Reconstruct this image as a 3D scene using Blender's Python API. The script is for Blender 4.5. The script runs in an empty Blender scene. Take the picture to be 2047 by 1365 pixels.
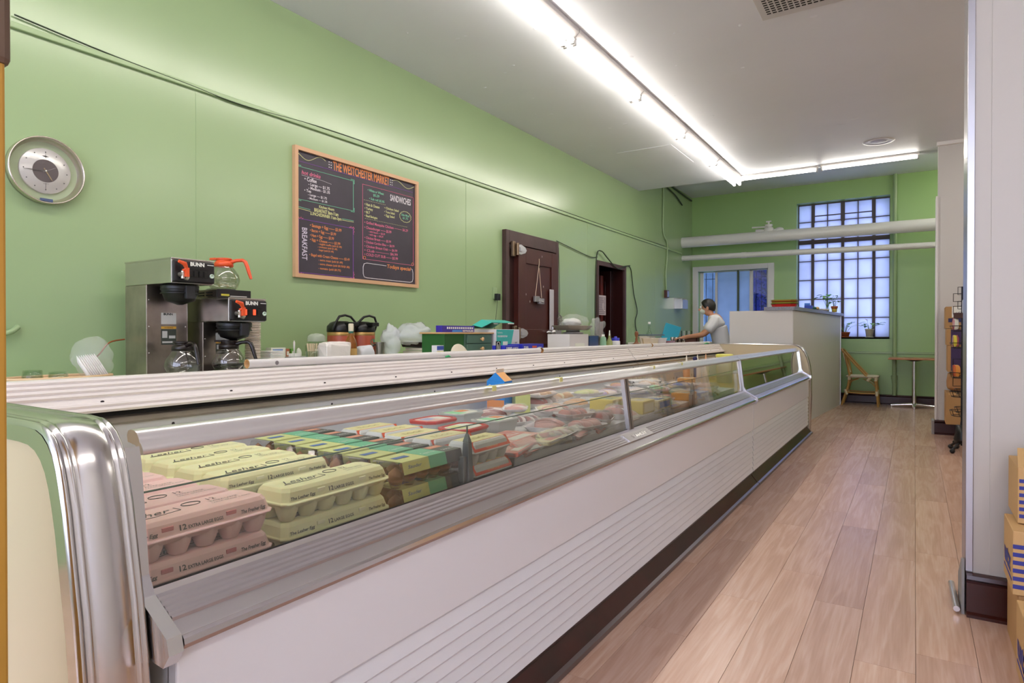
import bpy, bmesh, math, random
from math import sin, cos, pi, radians, atan2, sqrt
from mathutils import Vector, Matrix
random.seed(7)
S = bpy.context.scene
COL = S.collection

# ---------------------------------------------------------------- camera, world, exposure
cd = bpy.data.cameras.new('camera'); cam = bpy.data.objects.new('camera', cd); COL.objects.link(cam)
cam.location = (0, 0, 1.12)
cam.rotation_euler = (pi/2 - 0.0075, 0, radians(32.558))
cd.sensor_width = 36; cd.lens = 1260/2047*36; cd.shift_y = -7/2047; cd.clip_start = 0.02
S.camera = cam
S.view_settings.view_transform = 'Standard'; S.view_settings.look = 'None'
S.view_settings.gamma = 1; S.view_settings.use_curve_mapping = False
S.view_settings.exposure = 0.98
w = bpy.data.worlds.new('dusk_sky'); S.world = w; w.use_nodes = True
bg = w.node_tree.nodes['Background']; bg.inputs[0].default_value = (0.88, 0.91, 1.0, 1); bg.inputs[1].default_value = 2.7
TUBE_STRENGTH = 13.0

# ---------------------------------------------------------------- materials
def srgb(h):
    h = h.lstrip('#'); v = [int(h[i:i+2], 16)/255 for i in (0, 2, 4)]
    return tuple(x/12.92 if x <= .04045 else ((x+.055)/1.055)**2.4 for x in v) + (1,)
MATS = {}
def mat(name, col, rough=.5, metal=0, bump=0, bscale=40, var=0, vscale=6, coat=0, spec=None, trans=0, ior=1.45, emit=0, alpha=None, stretch=None, rnd=0, sss=0, bdist=.002):
    if name in MATS: return MATS[name]
    m = bpy.data.materials.new(name); m.use_nodes = True; nt = m.node_tree; N = nt.nodes; L = nt.links
    b = N['Principled BSDF']; c = srgb(col)
    b.inputs['Base Color'].default_value = c; b.inputs['Roughness'].default_value = rough; b.inputs['Metallic'].default_value = metal
    if coat: b.inputs['Coat Weight'].default_value = coat; b.inputs['Coat Roughness'].default_value = .08
    if spec is not None: b.inputs['Specular IOR Level'].default_value = spec
    if trans: b.inputs['Transmission Weight'].default_value = trans; b.inputs['IOR'].default_value = ior
    if sss: b.inputs['Subsurface Weight'].default_value = sss; b.inputs['Subsurface Scale'].default_value = .01
    if alpha is not None: b.inputs['Alpha'].default_value = alpha
    if emit: b.inputs['Emission Color'].default_value = c; b.inputs['Emission Strength'].default_value = emit
    if bump or var:
        tc = N.new('ShaderNodeTexCoord'); mp = N.new('ShaderNodeMapping'); L.new(tc.outputs['Object'], mp.inputs[0])
        if stretch: mp.inputs['Scale'].default_value = stretch
    if bump:
        n = N.new('ShaderNodeTexNoise'); n.inputs['Scale'].default_value = bscale; n.inputs['Detail'].default_value = 4
        L.new(mp.outputs[0], n.inputs['Vector']); bp = N.new('ShaderNodeBump'); bp.inputs['Strength'].default_value = bump; bp.inputs['Distance'].default_value = bdist
        L.new(n.outputs[0], bp.inputs['Height']); L.new(bp.outputs[0], b.inputs['Normal'])
    if var:
        n = N.new('ShaderNodeTexNoise'); n.inputs['Scale'].default_value = vscale; n.inputs['Detail'].default_value = 5
        L.new(mp.outputs[0], n.inputs['Vector']); r = N.new('ShaderNodeMapRange'); r.inputs[1].default_value = .3; r.inputs[2].default_value = .7
        r.inputs[3].default_value = 1-var; r.inputs[4].default_value = 1+var*.5
        L.new(n.outputs[0], r.inputs[0]); mx = N.new('ShaderNodeVectorMath'); mx.operation = 'SCALE'; mx.inputs[0].default_value = c[:3]
        L.new(r.outputs[0], mx.inputs['Scale']); L.new(mx.outputs[0], b.inputs['Base Color'])
    MATS[name] = m; return m

def glass_mat(name, tint='#ffffff', rough=0.0, refl=1.0, haze=0.0, ior=1.5):
    """thin pane glass: fresnel mix of a glossy reflection and a tinted straight-through part"""
    if name in MATS: return MATS[name]
    m = bpy.data.materials.new(name); m.use_nodes = True; nt = m.node_tree; N = nt.nodes; L = nt.links
    N.remove(N['Principled BSDF']); out = N['Material Output']
    t = N.new('ShaderNodeBsdfTransparent'); t.inputs[0].default_value = srgb(tint)
    g = N.new('ShaderNodeBsdfGlossy'); g.inputs['Roughness'].default_value = rough; g.inputs['Color'].default_value = (refl, refl, refl, 1)
    lw = N.new('ShaderNodeLayerWeight'); lw.inputs[0].default_value = .5; f0 = ((ior-1)/(ior+1))**2
    pw = N.new('ShaderNodeMath'); pw.operation = 'POWER'; pw.inputs[1].default_value = 5; L.new(lw.outputs['Facing'], pw.inputs[0])
    k = N.new('ShaderNodeMath'); k.operation = 'MULTIPLY_ADD'; k.use_clamp = True; k.inputs[1].default_value = 1-f0; k.inputs[2].default_value = f0
    L.new(pw.outputs[0], k.inputs[0])
    src = t
    if haze:
        d = N.new('ShaderNodeBsdfDiffuse'); d.inputs[0].default_value = srgb('#e8e8e6'); h = N.new('ShaderNodeMixShader'); h.inputs[0].default_value = haze
        L.new(t.outputs[0], h.inputs[1]); L.new(d.outputs[0], h.inputs[2]); src = h
    mx = N.new('ShaderNodeMixShader'); L.new(k.outputs[0], mx.inputs[0]); L.new(src.outputs[0], mx.inputs[1]); L.new(g.outputs[0], mx.inputs[2])
    L.new(mx.outputs[0], out.inputs[0]); MATS[name] = m; return m

def frosted(name, col, rough_noise=True):
    if name in MATS: return MATS[name]
    m = bpy.data.materials.new(name); m.use_nodes = True; nt = m.node_tree; N = nt.nodes; L = nt.links
    N.remove(N['Principled BSDF']); out = N['Material Output']
    t = N.new('ShaderNodeBsdfTranslucent'); g = N.new('ShaderNodeBsdfGlossy'); g.inputs['Roughness'].default_value = .25
    tc = N.new('ShaderNodeTexCoord'); n = N.new('ShaderNodeTexNoise'); n.inputs['Scale'].default_value = 3; n.inputs['Detail'].default_value = 3
    L.new(tc.outputs['Object'], n.inputs['Vector']); cr = N.new('ShaderNodeMapRange'); cr.inputs[1].default_value = .3; cr.inputs[2].default_value = .7; cr.inputs[3].default_value = .86; cr.inputs[4].default_value = 1.0
    L.new(n.outputs[0], cr.inputs[0]); v = N.new('ShaderNodeVectorMath'); v.operation = 'SCALE'; v.inputs[0].default_value = srgb(col)[:3]
    L.new(cr.outputs[0], v.inputs['Scale']); L.new(v.outputs[0], t.inputs[0])
    mx = N.new('ShaderNodeMixShader'); mx.inputs[0].default_value = .05; L.new(t.outputs[0], mx.inputs[1]); L.new(g.outputs[0], mx.inputs[2]); L.new(mx.outputs[0], out.inputs[0])
    MATS[name] = m; return m

def emis(name, col, s):
    m = bpy.data.materials.new(name); m.use_nodes = True; N = m.node_tree.nodes; L = m.node_tree.links
    N.remove(N['Principled BSDF']); e = N.new('ShaderNodeEmission'); e.inputs[0].default_value = srgb(col); e.inputs[1].default_value = s
    L.new(e.outputs[0], N['Material Output'].inputs[0]); return m

# ---------------------------------------------------------------- text to triangles
_tc = {}
def text_geo(s, bold=0.0):
    k = (s, bold)
    if k in _tc: return _tc[k]
    cu = bpy.data.curves.new('t', 'FONT'); cu.body = s; cu.size = 1; cu.resolution_u = 2; cu.offset = bold
    o = bpy.data.objects.new('t', cu); me = bpy.data.meshes.new_from_object(o)
    vs = [(v.co.x, v.co.y) for v in me.vertices]; fs = [tuple(p.vertices) for p in me.polygons]
    bpy.data.objects.remove(o); bpy.data.curves.remove(cu); bpy.data.meshes.remove(me)
    if vs:
        x0 = min(v[0] for v in vs); x1 = max(v[0] for v in vs); y1 = max(v[1] for v in vs)
    else: x0 = x1 = y1 = 0
    vs = [(x-x0, y) for x, y in vs]
    _tc[k] = (vs, fs, x1-x0, y1); return _tc[k]

# ---------------------------------------------------------------- mesh builder
class MB:
    def __init__(s): s.v = []; s.f = []; s.m = []; s.sm = []; s.M = None
    def add(s, vs, fs, mi=0, smooth=False):
        b = len(s.v)
        if s.M is not None: vs = [tuple(s.M @ Vector(p)) for p in vs]
        s.v += [tuple(p) for p in vs]
        for f in fs: s.f.append(tuple(i+b for i in f)); s.m.append(mi); s.sm.append(smooth)
        return s
    def box(s, x0, x1, y0, y1, z0, z1, mi=0):
        return s.add([(x0,y0,z0),(x1,y0,z0),(x1,y1,z0),(x0,y1,z0),(x0,y0,z1),(x1,y0,z1),(x1,y1,z1),(x0,y1,z1)],
                     [(0,3,2,1),(4,5,6,7),(0,1,5,4),(1,2,6,5),(2,3,7,6),(3,0,4,7)], mi)
    def frus(s, x0, x1, y0, y1, z0, z1, ix, iy, mi=0):   # box whose top (z1) is inset
        return s.add([(x0,y0,z0),(x1,y0,z0),(x1,y1,z0),(x0,y1,z0),(x0+ix,y0+iy,z1),(x1-ix,y0+iy,z1),(x1-ix,y1-iy,z1),(x0+ix,y1-iy,z1)],
                     [(0,3,2,1),(4,5,6,7),(0,1,5,4),(1,2,6,5),(2,3,7,6),(3,0,4,7)], mi)
    def cyl(s, p0, p1, r0, r1=None, n=12, mi=0, caps=True, smooth=True):
        r1 = r0 if r1 is None else r1; p0 = Vector(p0); p1 = Vector(p1); d = (p1-p0).normalized()
        a = d.orthogonal().normalized(); b = d.cross(a); vs = []
        for p, r in ((p0, r0), (p1, r1)):
            for i in range(n):
                t = 2*pi*i/n; vs.append(p + a*(r*cos(t)) + b*(r*sin(t)))
        s.add(vs, [(i, (i+1) % n, n+(i+1) % n, n+i) for i in range(n)], mi, smooth)
        if caps: s.add(vs[:n], [tuple(range(n-1, -1, -1))], mi); s.add(vs[n:], [tuple(range(n))], mi)
        return s
    def tube(s, path, r, n=8, mi=0, closed=False, caps=True):
        P = [Vector(p) for p in path]; k = len(P); vs = []; R = r if isinstance(r, (list, tuple)) else [r]*k
        t0 = (P[1]-P[0]).normalized(); a = t0.orthogonal().normalized()
        for i in range(k):
            if closed: t = (P[(i+1) % k]-P[i-1]).normalized()
            else: t = (P[min(i+1, k-1)]-P[max(i-1, 0)]).normalized()
            a = (a - t*a.dot(t)).normalized(); b = t.cross(a)
            for j in range(n): q = 2*pi*j/n; vs.append(P[i] + a*(R[i]*cos(q)) + b*(R[i]*sin(q)))
        fs = []
        for i in range(k if closed else k-1):
            i2 = (i+1) % k
            for j in range(n): fs.append((i*n+j, i*n+(j+1) % n, i2*n+(j+1) % n, i2*n+j))
        s.add(vs, fs, mi, True)
        if caps and not closed: s.add(vs[:n], [tuple(range(n-1, -1, -1))], mi); s.add(vs[-n:], [tuple(range(n))], mi)
        return s
    def lathe(s, prof, c=(0,0,0), n=24, mi=0, axis='z', smooth=True, sx=1, sy=1):
        vs = []
        for r, z in prof:
            for i in range(n):
                t = 2*pi*i/n; x, y = r*cos(t)*sx, r*sin(t)*sy
                p = (x, y, z) if axis == 'z' else ((z, x, y) if axis == 'x' else (x, z, y))
                vs.append((p[0]+c[0], p[1]+c[1], p[2]+c[2]))
        fs = []; flip = (axis == 'y')
        for k in range(len(prof)-1):
            for i in range(n):
                q = (k*n+i, k*n+(i+1) % n, (k+1)*n+(i+1) % n, (k+1)*n+i)
                fs.append(q[::-1] if flip else q)
        s.add(vs, fs, mi, smooth)
        return s
    def ext(s, prof, y0, y1, mi=0, closed=True, smooth=False, caps=True):  # (x,z) profile pushed along y
        n = len(prof); vs = [(x, y0, z) for x, z in prof] + [(x, y1, z) for x, z in prof]
        s.add(vs, [(i, (i+1) % n, n+(i+1) % n, n+i) for i in range(n if closed else n-1)], mi, smooth)
        if caps and closed: s.add(vs[:n], [tuple(range(n-1, -1, -1))], mi); s.add(vs[n:], [tuple(range(n))], mi)
        return s
    def extx(s, prof, x0, x1, mi=0, caps=True, smooth=False):  # (y,z) profile pushed along x
        n = len(prof); vs = [(x0, y, z) for y, z in prof] + [(x1, y, z) for y, z in prof]
        s.add(vs, [(i, (i+1) % n, n+(i+1) % n, n+i) for i in range(n)], mi, smooth)
        if caps: s.add(vs[:n], [tuple(range(n-1, -1, -1))], mi); s.add(vs[n:], [tuple(range(n))], mi)
        return s
    def extz(s, poly, z0, z1, mi=0, smooth=False):
        n = len(poly); vs = [(x, y, z0) for x, y in poly] + [(x, y, z1) for x, y in poly]
        s.add(vs, [(i, (i+1) % n, n+(i+1) % n, n+i) for i in range(n)], mi, smooth)
        s.add(vs[:n], [tuple(range(n-1, -1, -1))], mi); return s.add(vs[n:], [tuple(range(n))], mi)
    def sph(s, c, r, n=12, m=8, mi=0, sx=1, sy=1, sz=1):
        vs = []; fs = []
        for j in range(m+1):
            ph = pi*j/m
            for i in range(n): t = 2*pi*i/n; vs.append((c[0]+r*sx*sin(ph)*cos(t), c[1]+r*sy*sin(ph)*sin(t), c[2]+r*sz*cos(ph)))
        for j in range(m):
            for i in range(n): fs.append((j*n+i, (j+1)*n+i, (j+1)*n+(i+1) % n, j*n+(i+1) % n))
        return s.add(vs, fs, mi, True)
    def text(s, t, o, u, v, h, width=None, mi=0, bold=0, align='l', shear=0):
        """letters of cap height h written from o along u with up v; width squeezes the line"""
        vs, fs, w, top = text_geo(t, bold)
        if not vs or not w: return s
        sc = h/.7; sx = (width/w) if width else sc; u = Vector(u); v = Vector(v); o = Vector(o)
        off = {'l': 0, 'c': -w*sx/2, 'r': -w*sx}[align]
        return s.add([o + u*(x*sx+off+shear*y*sc) + v*(y*sc) for x, y in vs], fs, mi)
    def quad(s, a, b, c, d, mi=0): return s.add([a, b, c, d], [(0, 1, 2, 3)], mi)
    def mesh(s, name, mats):
        me = bpy.data.meshes.new(name); me.from_pydata(s.v, [], s.f)
        for m in (mats if isinstance(mats, (list, tuple)) else [mats]): me.materials.append(m)
        me.polygons.foreach_set('material_index', s.m); me.polygons.foreach_set('use_smooth', s.sm); me.update(); return me
    def build(s, name, mats, parent=None, bevel=0, loc=None, label=None, seg=2, weld=False, **kw):
        o = bpy.data.objects.new(name, s.mesh(name, mats)); COL.objects.link(o)
        if parent is not None: o.parent = parent
        if loc: o.location = loc
        if bevel:
            md = o.modifiers.new('bevel', 'BEVEL'); md.width = bevel; md.segments = seg; md.limit_method = 'ANGLE'; md.angle_limit = radians(40)
        if label: o['label'] = label
        for k, v in kw.items(): o[k] = v
        return o

def thing(name, label, cat, loc=(0,0,0), rz=0, group=None):
    o = bpy.data.objects.new(name, None); COL.objects.link(o); o.location = loc; o.rotation_euler = (0, 0, rz)
    o.empty_display_size = .05; o['label'] = label; o['category'] = cat
    if group: o['group'] = group
    return o
def tag(o, label, cat, group=None):
    o['label'] = label; o['category'] = cat
    if group: o['group'] = group
    return o
def struct(o): o['kind'] = 'structure'; return o
def dup(o, label=None, loc=None, rz=None, group=None, parent=None):
    r = o.copy(); COL.objects.link(r)
    if parent is not None: r.parent = parent
    if loc is not None: r.location = loc
    if rz is not None: r.rotation_euler = (0, 0, rz)
    if label: r['label'] = label
    if group: r['group'] = group
    for ch in list(o.children): dup(ch, parent=r)
    return r
def jit(a): return random.uniform(-a, a)

def blob(name, mat_, parent, c, size, n=24, m=16, amp=.2, freq=5, seed=0, flat=None, smooth=True, power=1, label=None, crinkle=0):
    """crumpled soft body (bags, pouches): a sphere pushed about by noise"""
    from mathutils import noise
    b = MB(); vs = []; fs = []
    for j in range(m+1):
        ph = pi*j/m
        for i in range(n):
            t = 2*pi*i/n; d = Vector((sin(ph)*cos(t), sin(ph)*sin(t), cos(ph)))
            k = 1 + amp*noise.noise(d*freq*.4 + Vector((seed*3.1, seed, 0))) * 2
            if crinkle: k += crinkle*abs(noise.noise(d*freq*2.2 + Vector((seed, 5, seed))))
            q = Vector([abs(x)**power*(1 if x > 0 else -1) for x in d])
            p = Vector((q.x*size[0], q.y*size[1], q.z*size[2]))*k
            if flat is not None and p.z < flat: p.z = flat
            vs.append(p + Vector(c))
    for j in range(m):
        for i in range(n): fs.append((j*n+i, (j+1)*n+i, (j+1)*n+(i+1) % n, j*n+(i+1) % n))
    b.add(vs, fs, 0, smooth); return b.build(name, mat_, parent, label=label)
# ================================================================ THE SETTING
def wall_mat(name, col, rough, bump=.25):
    m = mat(name, col, rough, bump=bump, bscale=9, var=.03, vscale=1.2, bdist=.004); return m
M_green = wall_mat('green_gloss_paint', '#9ab283', .24, .14)
M_green.node_tree.nodes['Principled BSDF'].inputs['Specular IOR Level'].default_value = .8
M_green_lit = wall_mat('green_paint_lit', '#9cbd7a', .3, .16)  # same wall green, lightened in colour to stand in for a brighter-lit far end
M_greent = mat('green_trim_paint', '#99b182', .3)
M_ceil = wall_mat('ceiling_paint', '#e0e2e8', .5, .35)
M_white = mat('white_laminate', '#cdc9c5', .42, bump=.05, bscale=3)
M_whitew = mat('white_gloss_trim', '#e4e0de', .3)
M_brown = mat('dark_brown_gloss_paint', '#3a120c', .25, bump=.15, bscale=20, var=.15)
M_brownd = mat('brown_door_paint', '#4a2018', .4, bump=.2, bscale=30, var=.12)
M_chrome = mat('polished_chrome', '#e6e4e4', .12, 1, bump=.04, bscale=15)
M_alu = mat('brushed_aluminium', '#d6d0d0', .3, 1, bump=.05, bscale=120, stretch=(1, .03, 1))
M_black = mat('black_plastic', '#0c0b0d', .35)
M_blackm = mat('black_metal', '#151315', .4, .5)
M_dark = mat('dark_gap', '#060505', .8)

def wood_floor():
    m = bpy.data.materials.new('vinyl_plank_wood'); m.use_nodes = True; nt = m.node_tree; N = nt.nodes; L = nt.links; b = N['Principled BSDF']
    tc = N.new('ShaderNodeTexCoord'); oi = N.new('ShaderNodeObjectInfo')
    comb = N.new('ShaderNodeCombineXYZ'); mu = N.new('ShaderNodeMath'); mu.operation = 'MULTIPLY'; mu.inputs[1].default_value = 37
    L.new(oi.outputs['Random'], mu.inputs[0]); L.new(mu.outputs[0], comb.inputs[0]); L.new(mu.outputs[0], comb.inputs[1])
    ad = N.new('ShaderNodeVectorMath'); ad.operation = 'ADD'; L.new(tc.outputs['Object'], ad.inputs[0]); L.new(comb.outputs[0], ad.inputs[1])
    mp = N.new('ShaderNodeMapping'); mp.inputs['Scale'].default_value = (14, 1.1, 1); L.new(ad.outputs[0], mp.inputs[0])
    n1 = N.new('ShaderNodeTexNoise'); n1.inputs['Scale'].default_value = 1.0; n1.inputs['Detail'].default_value = 6; n1.inputs['Distortion'].default_value = .6
    L.new(mp.outputs[0], n1.inputs['Vector'])
    mp2 = N.new('ShaderNodeMapping'); mp2.inputs['Scale'].default_value = (120, 4, 1); L.new(ad.outputs[0], mp2.inputs[0])
    n2 = N.new('ShaderNodeTexNoise'); n2.inputs['Scale'].default_value = 1; n2.inputs['Detail'].default_value = 3; L.new(mp2.outputs[0], n2.inputs['Vector'])
    wv = N.new('ShaderNodeMath'); wv.operation = 'MULTIPLY'; wv.inputs[1].default_value = 26; L.new(n1.outputs[0], wv.inputs[0])
    sn = N.new('ShaderNodeMath'); sn.operation = 'SINE'; L.new(wv.outputs[0], sn.inputs[0])
    mr = N.new('ShaderNodeMapRange'); mr.inputs[1].default_value = -1; mr.inputs[2].default_value = 1; mr.inputs[3].default_value = .2; mr.inputs[4].default_value = .8; L.new(sn.outputs[0], mr.inputs[0])
    cr = N.new('ShaderNodeValToRGB'); e = cr.color_ramp.elements
    e[0].position = 0; e[0].color = srgb('#b08a74'); e[1].position = 1; e[1].color = srgb('#d9bfae')
    x = e.new(.5); x.color = srgb('#c6a490')
    mix0 = N.new('ShaderNodeMix'); mix0.data_type = 'FLOAT'; mix0.inputs[0].default_value = .45; L.new(n2.outputs[0], mix0.inputs[2]); L.new(mr.outputs[0], mix0.inputs[3])
    mix0.inputs[0].default_value = .42
    L.new(mix0.outputs[0], cr.inputs[0])
    tone = N.new('ShaderNodeValToRGB'); t = tone.color_ramp.elements; t[0].color = (.84, .78, .77, 1); t[1].color = (1.06, 1.02, .98, 1); q = t.new(.5); q.color = (.97, .93, .92, 1)
    L.new(oi.outputs['Random'], tone.inputs[0])
    mm = N.new('ShaderNodeMix'); mm.data_type = 'RGBA'; mm.blend_type = 'MULTIPLY'; mm.inputs[0].default_value = 1; L.new(cr.outputs[0], mm.inputs[6]); L.new(tone.outputs[0], mm.inputs[7])
    L.new(mm.outputs[2], b.inputs['Base Color']); b.inputs['Roughness'].default_value = .27
    bp = N.new('ShaderNodeBump'); bp.inputs['Strength'].default_value = .12; bp.inputs['Distance'].default_value = .001; L.new(n2.outputs[0], bp.inputs['Height']); L.new(bp.outputs[0], b.inputs['Normal'])
    return m
M_floor = wood_floor()
M_joint = mat('floor_joint', '#7a5a44', .6)

floor = struct(MB().box(-3.6, 2.6, -3.2, 11.7, -.12, -.004).build('floor', M_joint))
pl = {}
PW = .178; PL = 1.22
k = 0
for i in range(14):
    x = -1.06 + i*PW; off = [0, .61, .3, .92, .15, .76, .45, 1.07][(i*5) % 8]
    y = -.6 - off
    while y < 11.54:
        y0 = y; y1 = min(y+PL, 11.54); ln = round(y1-y0, 3)
        if y1 > .6 and ln > .05:
            if ln not in pl: pl[ln] = MB().frus(.0004, PW-.0004, .0004, ln-.0004, -.004, .0, .0004, .0004).mesh('plank', M_floor)
            o = bpy.data.objects.new('plank', pl[ln]); COL.objects.link(o); o.location = (x, y0, 0); o.parent = floor; k += 1
        y = y1
# floor covering behind the case, in the alcove and behind the camera (not told apart from here)
b = MB()
b.box(-3.45, -1.0615, -3.1, 11.54, -.004, 0); b.box(-1.06, 2.55, -3.1, -.1, -.004, 0); b.box(1.433, 2.55, -.1, 11.54, -.004, 0)
b.build('floor_covering', M_floor, floor)

# left wall, with the two doorways
D1 = (5.22, 6.31, 2.15); D2 = (7.40, 8.36, 2.06)
b = MB(); X0, X1 = -3.62, -3.45
ys = [-3.2, D1[0], D1[1], D2[0], D2[1], 11.7]
b.box(X0, X1, -3.2, D2[0], 0, 3.7); b.box(X0, X1, D2[0], D2[1], D2[2], 3.7); b.box(X0, X1, D2[1], 11.7, 0, 3.7)
wl = struct(b.build('wall_left', M_green))
# sheet seams and the long moulding with its sagging cable
b = MB(); b.box(-3.45, -3.432, -3.2, 10.9, 2.500, 2.528); b.build('cover_strip', M_greent, wl, bevel=.004)
b = MB()
for y in (2.06, 4.62, 7.15, 9.6): b.box(-3.4505, -3.4475, y, y+.012, .0, 2.5)
b.build('sheet_seam', M_green, wl)
# room behind the dark doorway
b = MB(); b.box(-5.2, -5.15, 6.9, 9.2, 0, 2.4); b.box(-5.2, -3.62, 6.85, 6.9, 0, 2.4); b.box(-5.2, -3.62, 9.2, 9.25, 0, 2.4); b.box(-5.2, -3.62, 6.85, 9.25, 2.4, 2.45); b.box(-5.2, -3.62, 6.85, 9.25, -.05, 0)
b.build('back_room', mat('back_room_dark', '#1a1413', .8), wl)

# far wall with window openings
WY = 11.545; WX = (-1.68, -.33); WZ = (1.05, 3.30); SX = (-3.33, -2.13); SZ = (.93, 2.24)
b = MB(); Y1 = WY+.3
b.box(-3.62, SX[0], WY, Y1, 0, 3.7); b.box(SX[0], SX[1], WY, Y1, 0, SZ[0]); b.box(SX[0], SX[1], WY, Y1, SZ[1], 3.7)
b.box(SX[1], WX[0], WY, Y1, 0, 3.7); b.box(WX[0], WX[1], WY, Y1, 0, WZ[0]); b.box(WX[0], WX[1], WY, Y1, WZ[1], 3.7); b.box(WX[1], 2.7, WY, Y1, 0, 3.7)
wf = struct(b.build('wall_far', M_green_lit))
b = MB(); b.extx([(WY-.018, .80), (WY-.018, .825), (WY, .83), (WY, .795)], -.98, 1.3); b.build('chair_rail', M_greent, wf)
# far right return wall, alcove walls, walls out of view
struct(MB().box(1.3, 1.4, 8.6, 11.545, 0, 3.7).build('wall_far_right', M_green))
struct(MB().box(2.55, 2.65, -3.2, 8.7, 0, 3.7).build('wall_right', M_white))
b = MB(); b.box(-3.62, -3.3, -3.3, -3.2, 0, 3.7); b.box(2.4, 2.65, -3.3, -3.2, 0, 3.7); b.box(-3.3, 2.4, -3.3, -3.2, 3.1, 3.7); b.box(-3.3, 2.4, -3.3, -3.2, 0, .45)
wb = struct(b.build('wall_back', M_green))
w3 = struct(MB().box(-3.3, 2.4, -3.26, -3.25, .45, 3.1).build('added_fill_window', glass_mat('fill_window_pane', '#f4f6ff')))  # unseen front window, added behind the camera to let in fill daylight
b = MB()
for x in (-3.3, -1.4, .5, 2.35): b.box(x, x+.05, -3.29, -3.2, .45, 3.1)
b.box(-3.3, 2.4, -3.29, -3.2, .45, .5); b.box(-3.3, 2.4, -3.29, -3.2, 3.05, 3.1); b.build('window_frame', M_blackm, w3)

# ceiling: main field steps up before the far wall
b = MB(); b.box(-3.62, 2.65, -3.3, 8.9, 3.23, 3.62); b.box(-3.62, 2.65, 8.9, 11.8, 3.60, 3.72)
ceil = struct(b.build('ceiling', M_ceil))
# flaking plaster and patch edge
b = MB()
for i in range(46):
    x = random.uniform(-3.2, -.2); y = random.uniform(3.0, 8.2); r = random.uniform(.006, .02)
    b.lathe([(0, 3.2265), (r, 3.228), (r*1.3, 3.2302)], (x, y, 0), 7, sx=random.uniform(.5, 1.8))
b.build('paint_blisters', M_ceil, ceil, kind='stuff')
b = MB(); b.box(-2.95, -2.3, 6.9, 7.75, 3.2265, 3.2305); b.build('ceiling_patch', M_ceil, ceil, bevel=.001)

# near right partition end
M_white_dim = mat('white_laminate_dimmed', '#bfb8b1', .4, bump=.05, bscale=3)  # the white laminate again, colour darkened to offset strong light on this wall
wn = struct(MB().box(.178, 2.55, 3.10, 3.30, 0, 3.23).build('wall_right_front', M_white_dim))
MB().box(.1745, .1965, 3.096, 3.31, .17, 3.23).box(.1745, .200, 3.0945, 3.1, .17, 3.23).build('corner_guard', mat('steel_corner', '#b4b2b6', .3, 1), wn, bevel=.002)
MB().box(.252, 2.55, 3.096, 3.1, .165, 3.23).build('wall_panel', M_white_dim, wn, bevel=.0015)
# far right column
wc = struct(MB().box(.215, 2.55, 8.445, 8.62, 0, 3.23).build('wall_right_back', M_white))
b = MB(); b.box(.195, .215, 8.435, 8.64, .15, 2.64); b.build('cladding', M_whitew, wc, bevel=.004)
MB().box(.235, 2.5, 8.436, 8.445, .15, 2.63).build('wall_panel', M_white, wc, bevel=.002)
MB().box(.2, 2.5, 8.40, 8.445, 3.19, 3.23).build('crown_strip', M_whitew, wc, bevel=.004)

# baseboards
def baseboard(name, pts, h=.15, d=.022):
    b = MB()
    (x0, y0), (x1, y1) = pts
    prof = [(0, 0), (d+.012, 0), (d+.012, .012), (d, .02), (d, h-.035), (d-.006, h-.028), (d+.008, h-.018), (d+.004, h-.004), (0, h)]
    dx, dy = x1-x0, y1-y0; L_ = sqrt(dx*dx+dy*dy); u = (dx/L_, dy/L_); nrm = (u[1], -u[0])
    vs = [(x0+nrm[0]*p, y0+nrm[1]*p, z) for p, z in prof] + [(x1+nrm[0]*p, y1+nrm[1]*p, z) for p, z in prof]; n = len(prof)
    b.add(vs, [(i, (i+1) % n, n+(i+1) % n, n+i) for i in range(n)] + [tuple(range(n-1, -1, -1)), tuple(range(n, 2*n))])
    return struct(b.build(name, M_brown))
baseboard('baseboard_far', ((-1.02, WY), (1.3, WY)), .155)
baseboard('baseboard_right_back', ((.19, 8.44), (2.5, 8.44)), .16)
MB().box(.165, .19, 8.41, 8.62, 0, .15).build('end_board', mat('pale_baseboard_end', '#9a9390', .5), bpy.data.objects['baseboard_right_back'], bevel=.003)
baseboard('baseboard_right_front', ((.178, 3.096), (2.5, 3.096)), .168, .03)

# steel window of many panes
w1 = struct(MB().box(WX[0], WX[1], WY, WY+.3, WZ[0]-.02, WZ[0]).build('window_1', M_greent))
M_mull = mat('grey_brown_window_steel', '#53474a', .5); M_frost = frosted('frosted_pane', '#c0c8e6')
gy = WY+.20
cols = [-1.68, -1.455, -1.232, -1.005, -.783, -.557, -.33]
rows = [1.05, 1.375, 1.69, 2.015, 2.335, 2.66, 3.0, 3.30]
b = MB()
for x in (cols[0], cols[-1]): b.box(x-.012, x+.012, gy-.02, gy+.02, WZ[0], WZ[1])
for z in (WZ[0]+.006, WZ[1]-.01): b.box(WX[0], WX[1], gy-.02, gy+.02, z-.008, z+.008)
b.build('window_frame', M_mull, w1)
for i, x in enumerate(cols[1:-1]):
    wd = .022 if i in (0, 2, 4) else .006
    MB().box(x-wd, x+wd, gy-.022, gy+.02, WZ[0], WZ[1]).build('mullion', M_mull, w1)
for z in rows[1:-1]:
    wd = .035 if abs(z-2.66) < .01 else .006
    MB().box(WX[0], WX[1], gy-.018, gy+.018, z-wd, z+wd).build('glazing_bar', M_mull, w1)
b = MB()
for a, c in ((1, 3), (3, 5)):
    b.box(cols[a], cols[c], gy-.03, gy, 3.085, 3.10); b.box(cols[a], cols[a]+.03, gy-.034, gy, 2.98, 3.28); b.box(cols[c]-.03, cols[c], gy-.034, gy, 2.98, 3.28)
b.build('vent_sash', M_mull, w1)
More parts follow.
